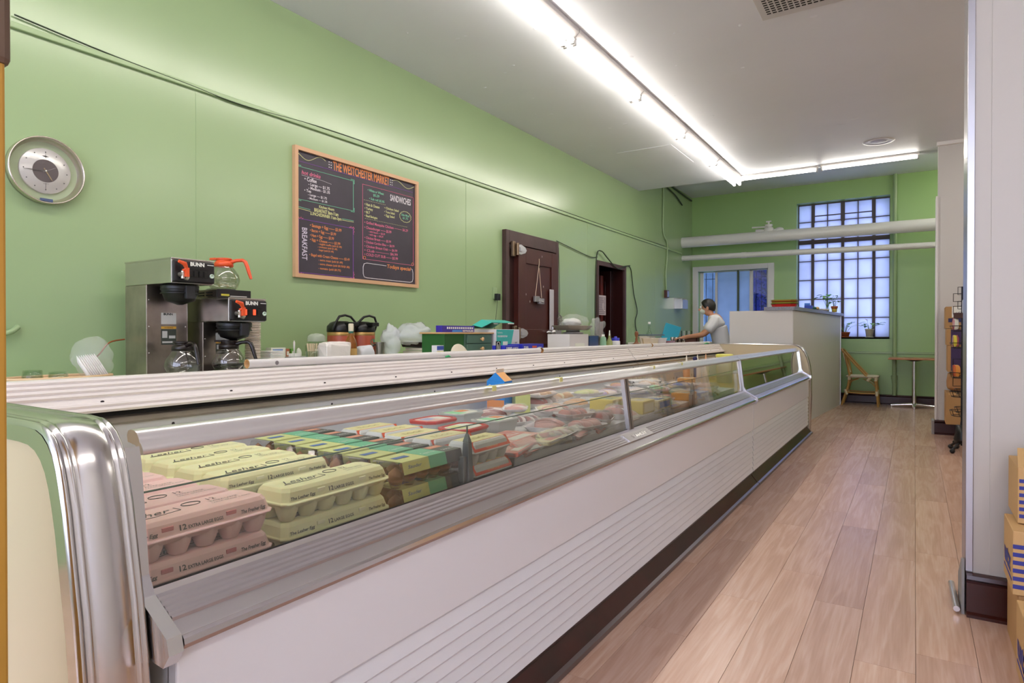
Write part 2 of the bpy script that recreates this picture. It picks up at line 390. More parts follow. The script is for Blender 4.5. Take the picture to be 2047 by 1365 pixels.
for i in range(6):
    for j in range(7):
        zt = [rows[j+1]]
        MB().box(cols[i]+.005, cols[i+1]-.005, gy-.003, gy+.003, rows[j]+.005, rows[j+1]-.005).build('pane', M_frost, w1)

# white framed sliding window
w2 = struct(MB().box(SX[0], SX[1], WY, WY+.3, SZ[0]-.03, SZ[0]).build('window_2', M_whitew))
b = MB()
for (x0, x1, z0, z1) in ((-3.43, SX[0], SZ[0]-.08, 2.33), (SX[1], -2.03, SZ[0]-.08, 2.33), (SX[0], SX[1], SZ[1], 2.33), (SX[0], SX[1], SZ[0]-.08, SZ[0])):
    b.box(x0, x1, WY-.03, WY+.02, z0, z1)
b.build('window_frame', M_whitew, w2, bevel=.006)
b = MB(); gy2 = WY+.14
for x0, x1 in ((SX[0], SX[0]+.06), (-3.06, -3.02), (-2.46, -2.40), (SX[1]-.04, SX[1])): b.box(x0, x1, gy2-.03, gy2+.03, SZ[0], SZ[1])
b.box(SX[0], SX[1], gy2-.03, gy2+.03, SZ[0], SZ[0]+.04); b.box(SX[0], SX[1], gy2-.03, gy2+.03, SZ[1]-.015, SZ[1])
b.build('sash', M_whitew, w2, bevel=.003)
MB().box(-2.672, -2.642, gy2-.035, gy2+.02, SZ[0], SZ[1]).build('green_post', mat('dull_green_post', '#55603f', .5), w2)
M_bluef = frosted('blue_film_pane', '#90a0b8')
MB().box(-3.02, -2.672, gy2-.002, gy2+.002, SZ[0], SZ[1]).build('pane', M_bluef, w2)
MB().box(-2.642, -2.46, gy2-.002, gy2+.002, SZ[0], SZ[1]).build('pane', M_bluef, w2)
M_clr = glass_mat('clear_pane', '#b4ccea')
MB().box(SX[0]+.06, -3.06, gy2-.002, gy2+.002, SZ[0], SZ[1]).build('pane', M_clr, w2)
MB().box(-2.40, SX[1]-.04, gy2-.002, gy2+.002, SZ[0], SZ[1]).build('pane', glass_mat('blue_clear_pane', '#7c86c8'), w2)
b = MB()
for x in (-3.26, -3.14, -2.38, -2.29, -2.20): b.cyl((x, gy2+.12, SZ[0]), (x, gy2+.12, SZ[1]), .007, n=6)
for z in (1.15, 2.12): b.cyl((SX[0], gy2+.12, z), (SX[1], gy2+.12, z), .006, n=6)
b.build('security_bars', M_blackm, w2)
# outdoors beyond that window: an added tall wall that blocks the sky, and a bare tree
tag(MB().box(-7.5, 1.5, 15.2, 15.4, 0, 5.5).build('backdrop_wall', mat('backdrop_wall_dark', '#5a626c', .9, bump=.5, bscale=12, var=.3)), 'tall dark backdrop wall added to block the sky beyond the sliding window', 'wall')
tr = thing('tree', 'leafy dark tree branches outside the sliding window', 'tree', (-2.45, 13.5, 0))
b = MB(); b.tube([(0,0,0), (.03,.02,1), (-.02,0,1.8), (.1,.05,2.7)], [.07, .06, .045, .02], 7)
rr = random.Random(3)
for i in range(26):
    z = rr.uniform(1.0, 2.5); a = rr.uniform(0, 6.28); l = rr.uniform(.25, .6)
    b.tube([(0, 0, z), (cos(a)*l*.5, sin(a)*l*.5, z+l*.35), (cos(a)*l, sin(a)*l, z+l*.45)], [.018, .01, .004], 4)
b.build('trunk', mat('bark', '#2b2624', .9), tr)
b = MB()
for i in range(900):
    a = rr.uniform(0, 6.28); l = rr.uniform(0, .8); z = 1.0 + rr.uniform(0, 1.6); x, y = cos(a)*l, sin(a)*l
    s_ = rr.uniform(.015, .04); u = Vector((rr.uniform(-1,1), rr.uniform(-1,1), rr.uniform(-1,1))).normalized()*s_; v = u.orthogonal()
    p = Vector((x, y, z)); b.quad(p-u, p+v*.5, p+u, p-v*.5)
b.build('foliage', mat('dark_leaves', '#33503a', .6), tr, kind='stuff')

# cooler door (door_1) on the left wall
M_fr = mat('worn_brown_frame', '#4a3230', .5, bump=.3, bscale=25, var=.2)
d1 = struct(MB().box(-3.45, -3.40, D1[0], D1[0]+.06, 0, D1[2]).box(-3.45, -3.40, D1[1]-.06, D1[1], 0, D1[2]).box(-3.45, -3.40, D1[0]+.06, D1[1]-.06, 2.02, D1[2]).build('door_1', M_fr, bevel=.004))
MB().box(-3.45, -3.425, D1[0]+.06, D1[1]-.06, 0, 2.02).build('jamb', mat('dark_red_jamb', '#2c0b08', .5), d1)
b = MB(); x = -3.40; y0, y1 = 5.40, 6.22
b.box(-3.425, -3.382, y0, y1, .02, 2.0)
b2 = MB()
for (ya, yb, za, zb) in ((y0, y0+.14, .02, 2.0), (y1-.13, y1, .02, 2.0), (y0+.14, y1-.13, 1.84, 2.0), (y0+.14, y1-.13, 1.0, 1.16), (y0+.14, y1-.13, .02, .2)): b2.box(-3.382, -3.366, ya, yb, za, zb)
dl = b.build('door_leaf', M_brownd, d1); b2.build('stile_and_rail', M_brownd, dl, bevel=.003)
def strap_hinge(z, y):
    b = MB(); b.box(-3.40, -3.37, y-.05, y+.0, z-.075, z+.075); b.cyl((-3.355, y+.01, z-.06), (-3.355, y+.01, z+.06), .016, n=10)
    h = b.build('hinge', mat('worn_brass_hinge', '#8a7660', .4, .8), d1, bevel=.004)
    b = MB(); b.M = Matrix.Translation((-3.36, y+.02, z))
    pr = [(0, -.045), (.05, -.05), (.13, -.028), (.155, 0), (.13, .028), (.05, .05), (0, .045)]
    b.extx(pr, -.012, .012); b.extx([(a*.7+.015, c*.45) for a, c in pr], .012, .022)
    b.build('hinge_leaf', mat('cast_hinge_metal', '#c4c2c6', .4, .5), h, bevel=.003)
strap_hinge(1.965, 5.35); strap_hinge(1.12, 5.38)
MB().box(-3.366, -3.358, 6.03, 6.12, .9, 1.60).build('push_plate', mat('grey_painted_plate', '#b9b4b8', .4), d1, bevel=.002)
b = MB(); b.cyl((-3.35, 6.0, 1.13), (-3.30, 6.0, 1.13), .03, n=12); b.sph((-3.31, 6.02, 1.13), .035, sx=.9, sy=1.5, sz=.9); b.sph((-3.315, 5.93, 1.13), .02, sx=1, sy=2.6, sz=.9)
b.box(-3.358, -3.32, 6.02, 6.14, 1.10, 1.16); b.box(-3.35, -3.325, 6.13, 6.24, 1.108, 1.15); b.cyl((-3.33, 6.04, 1.06), (-3.33, 6.04, 1.2), .013, n=8)
b.build('latch', mat('latch_metal', '#c9c6c8', .25, .85), d1, bevel=.003)
b = MB()
for yy, zz in ((5.62, 1.45), (5.54, 1.52), (6.04, 1.33), (5.9, 1.62), (5.87, 1.94), (6.08, 1.2)): b.sph((-3.366, yy, zz), .012, 6, 4, sx=.2, sy=.5, sz=1)
b.build('chipped_paint', mat('chip_grey', '#b8a8a4', .7), dl)
# second doorway
MB().box(-3.62, -3.46, D2[1]-.05, D2[1], 0, D2[2]).build('door_lining', mat('dark_red_door', '#2e0c09', .35, bump=.2, bscale=20), wl)
d2 = struct(MB().box(-3.46, -3.425, D2[0], D2[0]+.05, 0, D2[2]).box(-3.46, -3.425, D2[1]-.05, D2[1], 0, D2[2]).box(-3.46, -3.425, D2[0]+.05, D2[1]-.05, D2[2]-.06, D2[2]).build('door_2', M_fr, bevel=.004))
b = MB(); b.box(-4.35, -3.62, 8.26, 8.31, 0, 2.0); b.box(-4.30, -3.70, 8.252, 8.26, 1.1, 1.85); b.build('door_leaf', mat('dark_red_door', '#3e100c', .35, bump=.2, bscale=20), d2, bevel=.006)
MB().box(-3.72, -3.66, 8.02, 8.10, 0, 1.92).build('inner_post', mat('dark_red_post', '#5a1d18', .35), d2, bevel=.005)
nt_ = tag(MB().box(-3.475, -3.472, 7.455, 7.765, 1.36, 1.62).build('notice', mat('notice_paper', '#b5a8ac', .6), bevel=.001), 'printed paper notice hanging in the dark doorway', 'notice')
b = MB()
for i in range(12): b.box(-3.4718, -3.4715, 7.485, 7.665+jit(.03), 1.585-i*.015, 1.592-i*.015)
for i in range(9): b.box(-3.4718, -3.4715, 7.70, 7.745, 1.585-i*.019, 1.594-i*.019)
b.box(-3.4718, -3.4715, 7.475, 7.745, 1.398, 1.408); b.box(-3.4718, -3.4715, 7.50, 7.73, 1.376, 1.386)
b.build('print', mat('notice_ink', '#6a5d64', .7), nt_)
# ================================================================ DELI CASES
M_panel = mat('white_enamel', '#e2e3e8', .22, bump=.03, bscale=2)
M_nose = mat('bright_trim', '#dcd8da', .16, 1)
M_sill = mat('ribbed_aluminium', '#c6c1c5', .34, 1)
M_trim = mat('ribbed_white_aluminium', '#ece5e1', .4, .15, bump=.05, bscale=60, stretch=(1, .05, 1), var=.06, vscale=8)
M_kick = mat('dark_kick_plate', '#380c08', .3, 0, var=.6, vscale=5)
M_inner = mat('case_liner_white', '#c9cacc', .4)
M_steel = mat('stained_steel', '#a39a8c', .35, .9, bump=.1, bscale=10, var=.25, vscale=4)
M_glassc = glass_mat('case_glass', '#fdfefd', haze=.008, ior=1.45)
M_glassl = glass_mat('low_glass', '#fefefe', haze=.012, ior=1.35)
M_gedge = mat('glass_edge_green', '#4a6358', .2)
M_stile = mat('stile_metal', '#b4aeac', .28, 1)
M_scr = mat('dark_screw', '#3c3536', .4, .6)

def profile_strip(P, t):  # thicken an open (x,z) polyline into a closed profile below/inside
    return P + [(x-t, z-t) for x, z in reversed(P)]

def case(name, label, Y0, Y1, stiles, gm=None):
    c = thing(name, label, 'display case', (-1.5, (Y0+Y1)/2, 0)); ox, oy = 1.5, -(Y0+Y1)/2
    def B(): b = MB(); b.M = Matrix.Translation((ox, oy, 0)); return b
    a, z = Y0+.002, Y1-.002
    B().ext([(-1.03, .09), (-.972, .018), (-.972, .0), (-1.9, .0), (-1.9, .09)], a, z).build('base', M_kick, c)
    B().ext([(-.972, .022), (-.958, .016), (-.955, .002), (-.975, .0)], a, z).ext([(-1.03, .085), (-1.006, .083), (-1.003, .096), (-1.03, .098)], a, z).build('base_trim', mat('dull_base_trim', '#8d858a', .3, 1), c)
    for i in range(8):
        z0 = .098+i*.038
        B().ext([(-1.03, z0), (-1.0, z0), (-1.010, z0+.037), (-1.03, z0+.037)], a, z).build('slat', M_panel, c, bevel=.0015)
    B().box(-1.03, -1.0, a, z, .406, .610).build('front_panel', M_panel, c, bevel=.004)
    B().ext([(-1.03, .10), (-1.024, .10), (-1.024, .6), (-1.03, .6)], a, z).box(-1.95, -1.03, a, z, .09, .60).build('cabinet_body', M_inner, c)
    # nose and ribbed sill
    B().ext([(-1.03, .611), (-.990, .611), (-.981, .616), (-.977, .624), (-.979, .633), (-.984, .638), (-1.03, .64)], a, z, smooth=False).build('nose_trim', M_nose, c, bevel=.002)
    P = [(-.984, .638), (-1.012, .653)]
    x, zz = -1.012, .653
    for i in range(5):
        P += [(x-.0005, zz+.0055), (x-.004, zz+.0085), (x-.0075, zz+.0035)]; x -= .0105; zz += .0057
    P += [(-1.066, .6835), (-1.078, .690)]
    B().ext(P + [(-1.078, .66), (-1.0, .62)], a, z).build('sill', M_sill, c)
    B().box(-1.088, -1.078, a, z, .655, .690).build('glass_channel', M_dark, c)
    # panes
    edges = [Y0-.005] + stiles + [Y1-.012]
    for i in range(len(edges)-1):
        g0, g1 = edges[i]+.012, edges[i+1]-.012
        B().ext([(-1.080, .688), (-1.108, .918), (-1.112, .918), (-1.084, .688)], g0, g1).build('glass_pane', gm or M_glassc, c)
    lo = B()
    lo.ext([(-1.098, .655), (-1.116, .845), (-1.120, .845), (-1.102, .655)], Y0+.002, Y1-.03); lo.build('low_glass_pane', M_glassl, c)
    B().box(-1.1205, -1.1155, Y0+.002, Y1-.03, .8445, .847).build('glass_edge', M_gedge, c)
    for s in stiles:
        for d in (-.024, .004):
            B().ext([(-1.070, .688), (-1.100, .918), (-1.118, .918), (-1.088, .688)], s+d, s+d+.02).build('stile', M_stile, c, bevel=.003)
    # top rail
    R = [(-1.098, .914), (-1.101, .924), (-1.106, .931), (-1.111, .934), (-1.114, .941), (-1.120, .949), (-1.129, .953), (-1.140, .954), (-1.149, .951), (-1.153, .943), (-1.150, .932), (-1.125, .928), (-1.116, .914)]
    B().ext(R, a, z, smooth=True, caps=True).build('top_rail', mat('rail_chrome', '#e6e3e4', .3, .85), c)
    # interior
    B().box(-1.93, -1.90, a, z, .60, .862).build('rear_liner', M_inner, c)
    B().ext([(-1.895, .862), (-1.89, .869), (-1.93, .884), (-1.95, .884), (-1.95, .862)], a, z).build('rear_steel_band', M_steel, c)
    B().box(-1.96, -1.93, a, z, .60, .91).build('gap_backing', M_dark, c)
    B().box(-1.90, -1.09, a, z, .60, .642).build('deck', mat('deck_yellow', '#b88a30', .6, var=.2), c)
    # ribbed rear edge trim
    P = []; n = 7; x0, z0, x1, z1 = -1.920, .898, -1.992, .992
    for i in range(n):
        t0, t1 = i/n, (i+1)/n
        f = lambda t: (x0+(x1-x0)*t, z0+(z1-z0)*t)
        p, q = f(t0), f(t1); px, pz = .0045, .0035
        if i == 2: px = pz = .0
        P += [(p[0], p[1]), (p[0]+px+(q[0]-p[0])*.25, p[1]+pz+(q[1]-p[1])*.25), (p[0]+px+(q[0]-p[0])*.7, p[1]+pz+(q[1]-p[1])*.7)]
    P += [(x1, z1)]
    B().ext([(-1.96, .897)] + P + [(-2.03, .992), (-2.03, .95)], a, z).build('rear_edge_trim', M_trim, c)
    s = B(); y = Y0+.32
    while y < Y1-.05:
        for (x, zq, r) in ((-1.9395, .9265, .0055),): s.sph((x, y, zq), r, 8, 5, sx=.6, sy=1, sz=.6)
        y += .40
    y = Y0+.5
    while y < Y1-.05: s.sph((-1.8995, y, .846), .005, 8, 5, sx=.4); y += .62
    s.build('screws', M_scr, c, kind='stuff')
    s = B(); y = Y0+.9
    while y < Y1-.1:
        for dy in (0, .09): s.extx([(y+dy-.006, .70), (y+dy, .685), (y+dy+.006, .70), (y+dy, .715)], -1.9005, -1.899)
        y += .56
    s.build('air_slots', M_dark, c, kind='stuff')
    return c, B
caseA, BA = case('deli_case', 'long white deli case packed with egg cartons and meats', .56, 4.885, [2.68])
caseB, BB = case('deli_case', 'short empty deli case section joined to the far end of the packed case', 4.893, 7.76, [], glass_mat('mirroring_case_glass', '#c8d4c4', ior=2.8))
# riser shelf behind the front row, dividers, badge
BA().box(-1.136, -1.132, 1.79, 4.87, .642, .70).build('shelf_lip', M_inner, caseA)
BA().box(-1.895, -1.252, .57, 1.78, .700, .710).box(-1.895, -1.136, 1.78, 4.87, .700, .710).build('riser_shelf', M_inner, caseA)
for y in (1.49, 3.72):
    b = BA(); b.frus(-1.124, -1.092, y-.012, y+.014, .66, .80, .006, .004); b.frus(-1.120, -1.098, y-.008, y+.010, .80, .825, .007, .006); b.cyl((-1.109, y+.001, .82), (-1.109, y+.001, .85), .003, n=6); b.box(-1.12, -1.10, y-.028, y-.012, .66, .76)
    b.build('pane_support', mat('grey_support', '#6d706b', .35, .6), caseA, bevel=.002)
b = BA(); ux, uz = -.866, .5
def sillp(t, lift=.003): return (-1.012-.045*t+lift*.5, .653+.0245*t+lift)
p0, p1 = sillp(.05, .006), sillp(.95, .006)
b.ext([p0, p1, (p1[0]-.002, p1[1]-.004), (p0[0]-.002, p0[1]-.004)], 2.52, 2.80)
bd = b.build('maker_plate', mat('maker_plate_metal', '#d8d4d4', .35, .9), caseA)
b = BA(); b.text('STANLEY', (p0[0]-.010, 2.575, p0[1]+.0075), (0, 1, 0), (-.85, 0, .49), .016, .17); b.build('lettering', mat('plate_letters', '#8c8688', .5), bd)
# end caps
def cap(Yo, Yi, prof, label, side=-1):
    e = thing('case_end_panel', label, 'panel', (-1.5, (Yo+Yi)/2, 0)); oy = -(Yo+Yi)/2
    w = Yi-Yo; b = MB(); b.M = Matrix.Translation((1.5, oy, 0))
    # ridges across the band
    cross = [(0, -.010), (.03, -.002), (.07, .0), (.10, -.003), (.13, -.005), (.16, 0), (.20, 0), (.23, -.005), (.26, 0), (.76, 0), (.80, -.005), (.83, 0), (.865, 0), (.90, -.005), (.93, 0), (.98, -.002), (1, -.012)]
    N_ = len(prof); vs = []
    for i, (x, z) in enumerate(prof):
        a_ = prof[max(i-1, 0)]; c_ = prof[min(i+1, N_-1)]; tx, tz = c_[0]-a_[0], c_[1]-a_[1]; l = sqrt(tx*tx+tz*tz); nx, nz = -tz/l, tx/l
        if nz < 0 and abs(nz) > .5: nx, nz = -nx, -nz
        if nx < 0: nx, nz = -nx, -nz
        for t, d in cross: vs.append((x+nx*d, Yo+w*t, z+nz*d))
    m_ = len(cross); fs = [(i*m_+j, i*m_+j+1, (i+1)*m_+j+1, (i+1)*m_+j) for i in range(N_-1) for j in range(m_-1)]
    fs = [f[::-1] for f in fs]
    b.add(vs, fs, 0, True); b.build('chrome_band', mat('band_chrome', '#d5d2d2', .2, 1, bump=.04, bscale=8), e)
    inner = [(x-.012, z-.012) for x, z in prof]
    b = MB(); b.M = Matrix.Translation((1.5, oy, 0)); b.ext([(-2.05, 0)] + [(-2.05, prof[0][1]-.012)] + inner, Yo+.006, Yi-.006)
    b.build('end_board', mat('cream_end_board', '#cdbf9f', .3), e)
    b = MB(); b.M = Matrix.Translation((1.5, oy, 0))
    ya = Yo+.001 if side < 0 else Yi-.003
    b2 = [(x-.036, z-.036) for x, z in prof[1:]]
    n2 = len(prof)-1; vs = [(x-.011, ya, z-.010) for x, z in prof[1:]] + [(x, ya, z) for x, z in b2] ; 
    b.add(vs + [(x, ya+.004, z) for x, _, z in vs], [(i, i+1, n2+i+1, n2+i) for i in range(n2-1)] + [(2*n2+i, 3*n2+i, 3*n2+i+1, 2*n2+i+1) for i in range(n2-1)])
    b.build('edge_moulding', M_chrome, e)
    return e
profN = [(-2.05, .98), (-1.6, .98), (-1.3, .98), (-1.19, .98), (-1.156, .978), (-1.132, .971), (-1.112, .958), (-1.096, .940), (-1.083, .915), (-1.074, .89), (-1.062, .85), (-1.045, .77), (-1.030, .70), (-1.015, .60), (-1.0, .45), (-.99, .25), (-.985, 0)]
cap(.43, .53, profN, 'rounded ribbed chrome end cap nearest the camera, at the left end of the deli case')
profF = [(-2.0, 1.002), (-1.5, .999), (-1.2, .996), (-1.14, .992), (-1.105, .98), (-1.075, .96), (-1.05, .93), (-1.03, .893), (-1.012, .85), (-1.0, .81), (-.987, .75), (-.975, .64), (-.974, .4), (-.980, .2), (-.985, .01)]
cap(7.765, 7.85, profF, 'chrome edged cream end panel at the far end of the deli cases', 1)
# near gusset that ties stile, sill and nose together
pr = [(-1.118, .925), (-1.100, .93), (-1.092, .90), (-1.070, .72), (-1.052, .69), (-.975, .645), (-.968, .62), (-.985, .597), (-1.03, .60), (-1.09, .66)]
b.ext(pr, .532, .556); b.build('end_gusset', M_chrome, caseA, bevel=.006, seg=3)
b = BB(); b.ext(pr, 7.735, 7.763); b.build('end_gusset', M_chrome, caseB, bevel=.006, seg=3)
b = BB(); b.ext(pr, 4.890, 4.909)
b.build('joint_cover', M_stile, caseB, bevel=.003)
# rear service shelf and long work counter on the wall
rs = thing('service_shelf', 'white shelf along the back of the deli case, under rolls and boxes', 'shelf', (-2.3, 5, 0))

b = MB(); b.box(-.30, .268, -2.6, 2.76, .945, .979); b.build('top', mat('shelf_white', '#d9d4d0', .4), rs, bevel=.003)
b = MB(); b.box(-.27, .24, -2.58, 2.74, .0, .945); b.build('back_panel', M_inner, rs)
b = MB(); b.box(.24, .268, -4.45, -2.6, .0, .95); b.build('case_back', M_inner, rs)
wc_ = thing('wall_counter', 'long green work counter against the left wall, under the coffee machines', 'counter', (-3.05, 2, 0))
MB().box(-.395, .25, -1.9, 3.15, .87, .905).build('worktop', mat('counter_laminate', '#b9c4a8', .45), wc_, bevel=.003)
MB().box(-.39, .20, -1.88, 3.13, 0, .87).build('cupboard', mat('counter_green', '#8fae72', .5), wc_)
# ================================================================ CEILING: lamps, vent, pipes
M_tube = emis('lit_tube', '#fff8ee', TUBE_STRENGTH)
M_fix = mat('white_fixture', '#c8c4c2', .35)
M_sock = mat('lamp_socket', '#b9b6b4', .4)
def strip_light(name, label, loc, rz, ln, tubes, group):
    t = thing(name, label, 'light', loc, rz, group)
    one = len(tubes) == 1; b = MB(); wd = .03 if one else .055; hs = .45 if one else 1; tz = -.046 if one else -.078
    b.ext([(-wd*1.5, 0), (-wd*1.5, -.03*hs), (-wd*.9, -.058*hs), (wd*.9, -.058*hs), (wd*1.5, -.03*hs), (wd*1.5, 0)], 0, ln); b.build('housing', M_fix, t, bevel=.002)
    for x in tubes:
        MB().cyl((x, .02, tz), (x, ln-.02, tz), .017 if one else .019, n=12).build('tube', M_tube, t)
    b = MB()
    for y in (.006, ln-.02):
        for x in tubes: b.box(x-.015, x+.015, y-.002, y+.016, tz-.027, tz+.028)
    b.build('socket', M_sock, t, bevel=.003)
    return t
pl_ = ['nearest the camera', 'second from the camera', 'third from the camera', 'fourth from the camera', 'at the far end, touching the crosswise lamps']
i = 0
for y in (-2.28, -1.035, .21, 1.455, 2.70, 3.945, 5.19, 6.435, 7.68):
    vis = i-4
    lab = ('two-tube fluorescent strip of the long ceiling row, ' + pl_[vis]) if vis >= 0 else 'two-tube fluorescent strip of the long row, out of view, %s behind' % ['farthest', 'third', 'second', 'just'][i]
    strip_light('fluorescent_strip', lab, (-2.045, y, 3.23), 0, 1.235, (-.036, .036), 'long row of fluorescent strips' )
    i += 1
strip_light('fluorescent_strip', 'single-tube fluorescent strip of the crosswise pair, left one', (-1.035, 8.80, 3.23), pi/2, .93, (0,), 'crosswise fluorescent strips')
strip_light('fluorescent_strip', 'single-tube fluorescent strip of the crosswise pair, right one by the white column', (.04, 8.77, 3.23), pi/2, 1.04, (0,), 'crosswise fluorescent strips')
strip_light('fluorescent_strip', 'added two-tube fill strip behind the far white column, out of view', (.95, 9.1, 3.60), 0, 1.235, (-.036, .036), 'added fill strips behind the column')  # hidden fill lamp, added to brighten the far end
strip_light('fluorescent_strip', 'second added two-tube fill strip behind the far white column, nearer the far wall', (.95, 10.3, 3.60), 0, 1.0, (-.036, .036), 'added fill strips behind the column')  # another hidden lamp added for far-end fill
for y, nn in ((3.75, 'near'), (5.25, 'middle'), (6.75, 'far')): strip_light('fluorescent_strip', nn + ' added two-tube fill strip over the side aisle behind the near partition', (1.35, y, 3.23), 0, 1.235, (-.036, .036), 'added side aisle fill strips')  # unseen lamps added to lift the case fronts and floor
# unseen strips added to brighten the right-hand side of the shop
for y, nn in ((-2.2, 'rear'), (-.9, 'middle'), (.4, 'front')): strip_light('fluorescent_strip', nn + ' added two-tube fill strip over the entrance side, out of view', (1.2, y, 3.23), 0, 1.235, (-.036, .036), 'added entrance fill strips')

v = thing('ceiling_vent', 'square white perforated ceiling vent at the top of the picture', 'vent', (-.48, 4.1, 3.23))
MB().box(-.39, .39, -.40, .40, -.008, 0).build('frame', M_fix, v, bevel=.002)
b = MB()
for ix in range(20):
    for iy in range(22): 
        x = -.335+ix*.035+(.0 if iy % 2 else .0); y = -.335+iy*.0312
        b.box(x-.0125, x+.0125, y-.007, y+.007, -.0092, -.0082)
b.build('slots', M_dark, v, kind='stuff')
dn = thing('downlight', 'round white recessed ceiling speaker or unlit downlight', 'light', (-.34, 8.03, 3.23))
MB().lathe([(.0, -.003), (.085, -.003), (.10, -.001), (.12, -.006), (.15, -.004), (.155, 0)], n=28).build('trim_ring', M_fix, dn)
MB().lathe([(.0, -.0045), (.07, -.0045), (.078, -.0032)], n=24).build('lens', mat('downlight_lens', '#a8a3b0', .4), dn)

# white pipes across the far end
M_pipe = mat('white_painted_pipe', '#dcdad6', .3, bump=.15, bscale=14)
p1 = thing('pipe', 'thick white horizontal pipe crossing in front of the far windows', 'pipe', (-1.5, 10.98, 2.70))
MB().cyl((-1.96, 0, .012), (2.75, 0, -.012), .092, n=24).build('pipe_body', M_pipe, p1)
b = MB(); b.cyl((-.52, 0, .07), (-.52, 0, .17), .045, n=14); b.cyl((-.52, 0, .17), (-.52, 0, .20), .06, .06, n=12); b.sph((-.52, 0, .115), .06, sx=1.3); b.cyl((-.72, 0, .108), (-.40, 0, .096), .03, n=10)
b.cyl((-.52, 0, .20), (-.52, 0, .25), .014, n=8); b.cyl((-.56, 0, .25), (-.48, 0, .25), .012, n=8); b.cyl((-.56, 0, .165), (-.78, .0, .172), .014, n=8); b.sph((-.36, 0, .1), .045, sx=1.6)
b.build('valve', M_pipe, p1)
p2 = thing('pipe', 'thin white horizontal pipe below the thick one', 'pipe', (-1.5, 10.98, 2.41))
MB().cyl((-1.96, 0, .028), (2.75, 0, -.024), .046, n=18).cyl((-.95, 0, .016), (-.87, 0, .015), .051, n=18).build('pipe_body', M_pipe, p2)
p3 = thing('pipe', 'green painted vertical pipe on the far wall right of the tall window', 'pipe', (-.262, 11.50, 0))
MB().cyl((0, 0, .15), (0, 0, 3.60), .03, n=12).build('pipe_body', M_greent, p3)
MB().cyl((0, 0, .40), (0, 0, .46), .045, n=12).cyl((0, 0, .34), (0, 0, .40), .036, n=10).build('coupling', M_greent, p3)
# conduits and cables on the left wall
M_cable = mat('dark_green_cable', '#26351f', .5)
def cable(label, pts, r=.006, m=M_cable, name='cable', cat='cable'):
    o = Vector(pts[0]); b = MB(); 
    P = [Vector(p)-o for p in pts]; Q = []
    for i in range(len(P)-1):
        a0 = P[max(i-1, 0)]; a1 = P[i]; a2 = P[i+1]; a3 = P[min(i+2, len(P)-1)]
        for k in range(5):
            t = k/5; Q.append(.5*((2*a1)+(a2-a0)*t+(2*a0-5*a1+4*a2-a3)*t*t+(-a0+3*a1-3*a2+a3)*t**3))
    Q.append(P[-1]); b.tube(Q, r, 6); ob = b.build(name, m, loc=o); return tag(ob, label, cat)
X = -3.435
cable('dark cable sagging along the moulding at upper left', [(X, 1.2, 2.56), (X, 1.6, 2.53), (X, 2.0, 2.515), (X, 2.35, 2.50), (X, 2.9, 2.53), (X, 3.6, 2.535), (X, 4.5, 2.53), (X, 6, 2.535), (X, 8.2, 2.53), (X, 10, 2.54)], .004)
cable('green conduit down the wall to the small brown switch', [(X, 9.93, 3.6), (X, 9.93, 3.2), (X, 9.93, 2.75), (X, 10.12, 2.6), (X, 10.1, 2.3), (X, 10.05, 2.1), (X, 10.08, 1.83)], .014, M_greent, 'conduit')
cable('short green cable stub at the ceiling step', [(X+.004, 10.0, 3.52), (X+.004, 10.5, 3.47), (X+.004, 10.9, 3.36)], .012)
cable('dark conduit along the top of the left wall, into the far corner', [(X+.004, 9.7, 3.58), (X+.004, 10.4, 3.57), (X+.004, 11.45, 3.53)], .014)
cable('cable strung from the cooler door over to the dark doorway', [(X, 6.32, 2.17), (X, 6.7, 2.13), (X, 7.2, 2.08), (X, 7.42, 2.10)], .005)
cable('dark green cable looped over the dark doorway and down its left side', [(-3.41, 7.30, .9), (-3.41, 7.30, 1.6), (-3.41, 7.34, 2.1), (-3.41, 7.48, 2.18), (-3.41, 7.7, 2.10), (-3.41, 8.0, 2.0), (-3.41, 8.25, 2.05), (-3.41, 8.45, 2.08)], .008)
cable('dark cable hanging right of the dark doorway, down to the wooden figure', [(X, 8.45, 2.08), (X, 8.56, 2.02), (X, 8.66, 1.7), (X, 8.8, 1.45), (X, 8.72, 1.30), (X, 8.78, 1.15), (X, 9.0, 1.0)], .007)
cable('thin cord hanging beside the cooler door down to a coiled bundle', [(X, 6.37, 2.1), (X, 6.39, 1.8), (X, 6.40, 1.4), (X, 6.39, 1.25)], .003)
# ================================================================ THINGS IN THE CASE
M_pink = mat('pink_foam', '#f2cbc5', .55, sss=.15); M_yell = mat('pale_yellow_foam', '#e9e7b2', .55, sss=.15)
M_ink = mat('carton_ink', '#4a4a44', .7); M_inkp = mat('carton_ink_soft', '#8d7a70', .7)
M_latch = mat('carton_latch_shadow', '#d08080', .6); M_latchy = mat('yellow_latch', '#f2f0c8', .5)
def rrect(L, W, z, ch=.012):
    a, b = W/2, L/2
    return [(a-ch, -b, z), (a, -b+ch, z), (a, b-ch, z), (a-ch, b, z), (-a+ch, b, z), (-a, b-ch, z), (-a, -b+ch, z), (-a+ch, -b, z)]
def rings(b, rs, mi=0, cap0=True, cap1=True):
    n = 8; vs = [p for r in rs for p in r]
    b.add(vs, [(k*n+i, k*n+(i+1) % n, (k+1)*n+(i+1) % n, (k+1)*n+i) for k in range(len(rs)-1) for i in range(n)], mi)
    if cap0: b.add(rs[0], [tuple(range(n-1, -1, -1))], mi)
    if cap1: b.add(rs[-1], [tuple(range(n))], mi)
